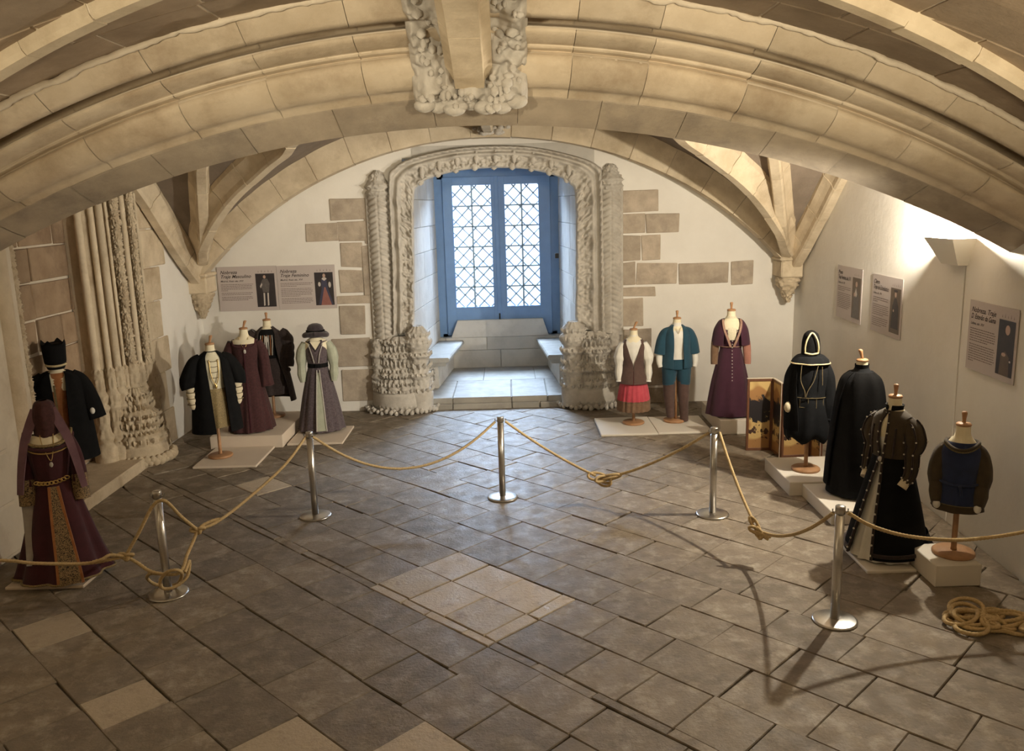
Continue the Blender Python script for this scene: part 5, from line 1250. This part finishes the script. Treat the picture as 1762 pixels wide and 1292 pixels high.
# --- black coat with gold front
x, y, _ = fl(380, 785, .03); zs = 1.355
e = form('black_gold_coat', (x, y, .03), D(30), 'black open coat with wide short sleeves over a gold patterned front, on a low board', zs, tilt=(.25, 0))
garment('doublet', [(.80, .165, .125), (.98, .15, .12), (1.2, .18, .138), (1.30, .16, .11), (1.36, .09, .078), (1.40, .062, .06)], M['lace'], e)
garment('doublet_skirt', [(.92, .155, .13), (.8, .18, .15), (.6, .205, .17), (.42, .215, .175)], M['brocade2'], e, 9, .01, .05)
openwrap('coat', [(.36, .32, .24, .30, .10), (.6, .30, .225, .32, .08), (.9, .275, .205, .36, .05), (1.15, .25, .18, .40, 0), (1.28, .215, .14, .46, 0), (1.355, .13, .095, .62, 0), (1.39, .08, .072, .7, 0)], M['black'], e, 9, 0, .04)
for s in (-1, 1):
    sleeve('coat_sleeve', [(s * .13, 0, 1.325), (s * .21, 0, 1.265), (s * .275, -.01, 1.12), (s * .31, -.01, 1.0), (s * .305, -.02, .94)], [.05, .078, .095, .105, .085], M['black'], e, 7, .05)
    sleeve('slashed_sleeve', [(s * .285, -.02, .98), (s * .285, -.03, .86), (s * .28, -.05, .74), (s * .275, -.055, .68)], [.056, .058, .052, .03], M['cream'], e, lobes=4, lamp=.3)
    for z_ in (.90, .82, .745): mesh('sleeve_band', *tube([[s * .284 + .058 * math.cos(a), -.035 + .058 * math.sin(a), z_] for a in np.linspace(0, 2 * PI, 21)], .006, 6), M['olive'], e, True)
trim('collar_edge', [surf(.06, .058, a, 1.39, .008) for a in np.linspace(-1.4, 1.4, 10)], .006, M['black'], e)
for z_ in (1.28, 1.21, 1.14, 1.07): strip('doublet_band', [(-.05, -.135, z_), (0, -.145, z_ - .005), (.05, -.135, z_)], .007, M['olive'], e, .004, lift=(0, -1, 0))
trim('chain', [(-.055, -.13, 1.3), (-.045, -.15, 1.1), (.0, -.152, .98), (.045, -.15, 1.1), (.055, -.13, 1.3)], .006, M['gilt'], e)
mesh('pendant', *blob((.0, -.155, .955), .022, 8, (.8, .5, 1.5)), M['gilt'], e, True)

# --- burgundy gown with veil
x, y, _ = fl(112, 985, .03); zs = 1.27
e = form('veiled_burgundy_gown', (x, y + .03, .03), D(22), 'burgundy velvet gown with a mauve veil, gold chain belt and patterned front panel', zs, finial=False)
garment('gown', [(1.255, .155, .10), (1.16, .18, .135), (1.02, .17, .14), (.90, .15, .128), (.84, .155, .135), (.6, .22, .20), (.3, .30, .275), (.1, .36, .33), (.02, .39, .36)], M['burg'], e, 9, 0, .055)
garment('bodice_yoke', [(1.28, .12, .085), (1.25, .155, .108), (1.19, .176, .135)], M['bust'], e, n=10)
for z_, rr, m_, r_ in ((1.20, (.178, .138), 'brocade2', .013), (1.165, (.183, .142), 'burg', .016), (1.135, (.183, .143), 'gold', .006)):
    trim('collar_braid', [surf(rr[0], rr[1], a, z_ + .10 * (abs(a) / 1.7) ** 2, .006) for a in np.linspace(-1.7, 1.7, 20)], r_, M[m_], e, 40)
cl_ = MB()
for k in range(9):
    a = -.75 + 1.5 * k / 8; c = np.array(surf(.155, .135, a, .865 + .02 * k / 8 + .02 * a * a, .016))
    cl_.add(*tube([c + [.021 * math.cos(q), -.004 * (k % 2), .014 * math.sin(q)] for q in np.linspace(0, 2 * PI, 15)], .0055, 6))
cl_.build('chain_belt', M['gilt'], e, True)
strip('front_panel', [(.01, -.150, .84), (.025, -.215, .6), (.05, -.295, .3), (.065, -.352, .1), (.07, -.385, .025)], .055, M['brocade'], e, .012, 24, .17)
for s in (-1, 1): strip('panel_braid', [(.01 + s * .034, -.148, .84), (.025 + s * .052, -.212, .6), (.05 + s * .075, -.288, .3), (.065 + s * .09, -.342, .1), (.07 + s * .096, -.378, .025)], .022, M['rust'], e, .016)
trim('hem_braid', [ring(.03, .392, .362, 0, 0, 9, .055, .5)[i % 72] for i in range(73)], .010, M['brocade2'], e, 120)
for s in (-1, 1):
    sleeve('sleeve', [(s * .145, 0, 1.22), (s * .18, -.0, 1.1), (s * .20, -.02, .96), (s * .205, -.04, .84)], [.055, .062, .064, .066], M['burg'], e, 6, .03)
    sleeve('sleeve_cuff', [(s * .203, -.03, .90), (s * .206, -.045, .80), (s * .207, -.06, .68)], [.066, .069, .072], M['brocade'], e)
    if s < 0: sleeve('hanging_sleeve', [(s * .205, -.06, .70), (s * .21, -.10, .55), (s * .225, -.17, .36), (s * .24, -.26, .2)], [.06, .05, .036, .02], M['greyw'], e, 5, .08, flat=.45)
    strip('veil', [(s * .055, -.04, 1.50), (s * .11, -.06, 1.38), (s * .17, -.09, 1.22), (s * .215, -.12, 1.0), (s * .245, -.13, .80)], .085, M['mauve'], e, .012, 24, .05, lift=(s * .3, -.95, 0))
garment('hennin', [(1.30, .085, .085), (1.34, .105, .105), (1.42, .105, .11), (1.50, .09, .095), (1.555, .07, .075), (1.575, .035, .04)], M['burg2'], e, 7, .01, .03)
garment('face_cloth', [(1.34, .107, .107), (1.29, .10, .105), (1.265, .095, .10)], M['burg2'], e, 7, .0, .04, n=8)
trim('necklace', [(-.05, -.08, 1.30), (-.03, -.125, 1.2), (.02, -.155, 1.07), (.05, -.125, 1.2), (.055, -.08, 1.30)], .0035, M['gold'], e)
mesh('pendant', *blob((.02, -.165, 1.04), .016, 8, (1, .5, 1.5)), M['silver'], e, True)

# --- black robe in the walled-up doorway
zs = 1.32
e = form('black_robe', (-5.06, 9.22, .13), D(28), 'black robe with a crown shaped black cap, standing in the walled up doorway', zs, finial=False)
openwrap('robe', [(.33, .33, .25, .16, 0), (.6, .31, .235, .18, 0), (.9, .285, .21, .22, 0), (1.15, .265, .18, .28, 0), (1.27, .225, .14, .36, 0), (1.335, .12, .09, .6, 0)], M['black'], e, 9, 0, .05)
garment('tunic', [(1.32, .10, .08), (1.22, .165, .12), (1.0, .165, .13), (.7, .19, .15), (.4, .21, .17)], M['rust'], e, 7, 0, .04)
for s in (-1, 1):
    sleeve('wide_sleeve', [(s * .14, 0, 1.285), (s * .225, 0, 1.20), (s * .285, -.01, 1.0), (s * .33, -.03, .76)], [.06, .085, .10, .105], M['black'], e, 6, .06)
    mesh('cuff', *blob((s * .30, -.115, .86), .032, 10, (.9, .8, 1.2)), M['white'], e, True)
a = np.linspace(0, 2 * PI, 64, endpoint=False); CR = []
for t in np.linspace(0, 1, 8): CR.append(np.stack([(.112 + .012 * t) * np.sin(a), -(.112 + .012 * t) * np.cos(a), 1.44 + .20 * t + t ** 3 * .05 * np.abs(np.cos(2 * a + .8)) ** 8], -1))
mesh('crown_cap', *grid(np.array(CR), cv=True, capu=True), M['black'], e, True)
garment('collar', [(1.36, .085, .08), (1.40, .10, .095), (1.445, .112, .11)], M['black'], e, n=8)
mesh('collar_gold', *tube([surf(.098, .092, q, 1.425 - .022 * math.cos(q * .9), .012) for q in np.linspace(-1.15, 1.15, 16)], .013, 8), M['goldcream'], e, True)
strip('front_braid', [(-.045, -.155, 1.2), (-.045, -.165, 1.0), (-.045, -.172, .8)], .022, M['olive'], e, .008)
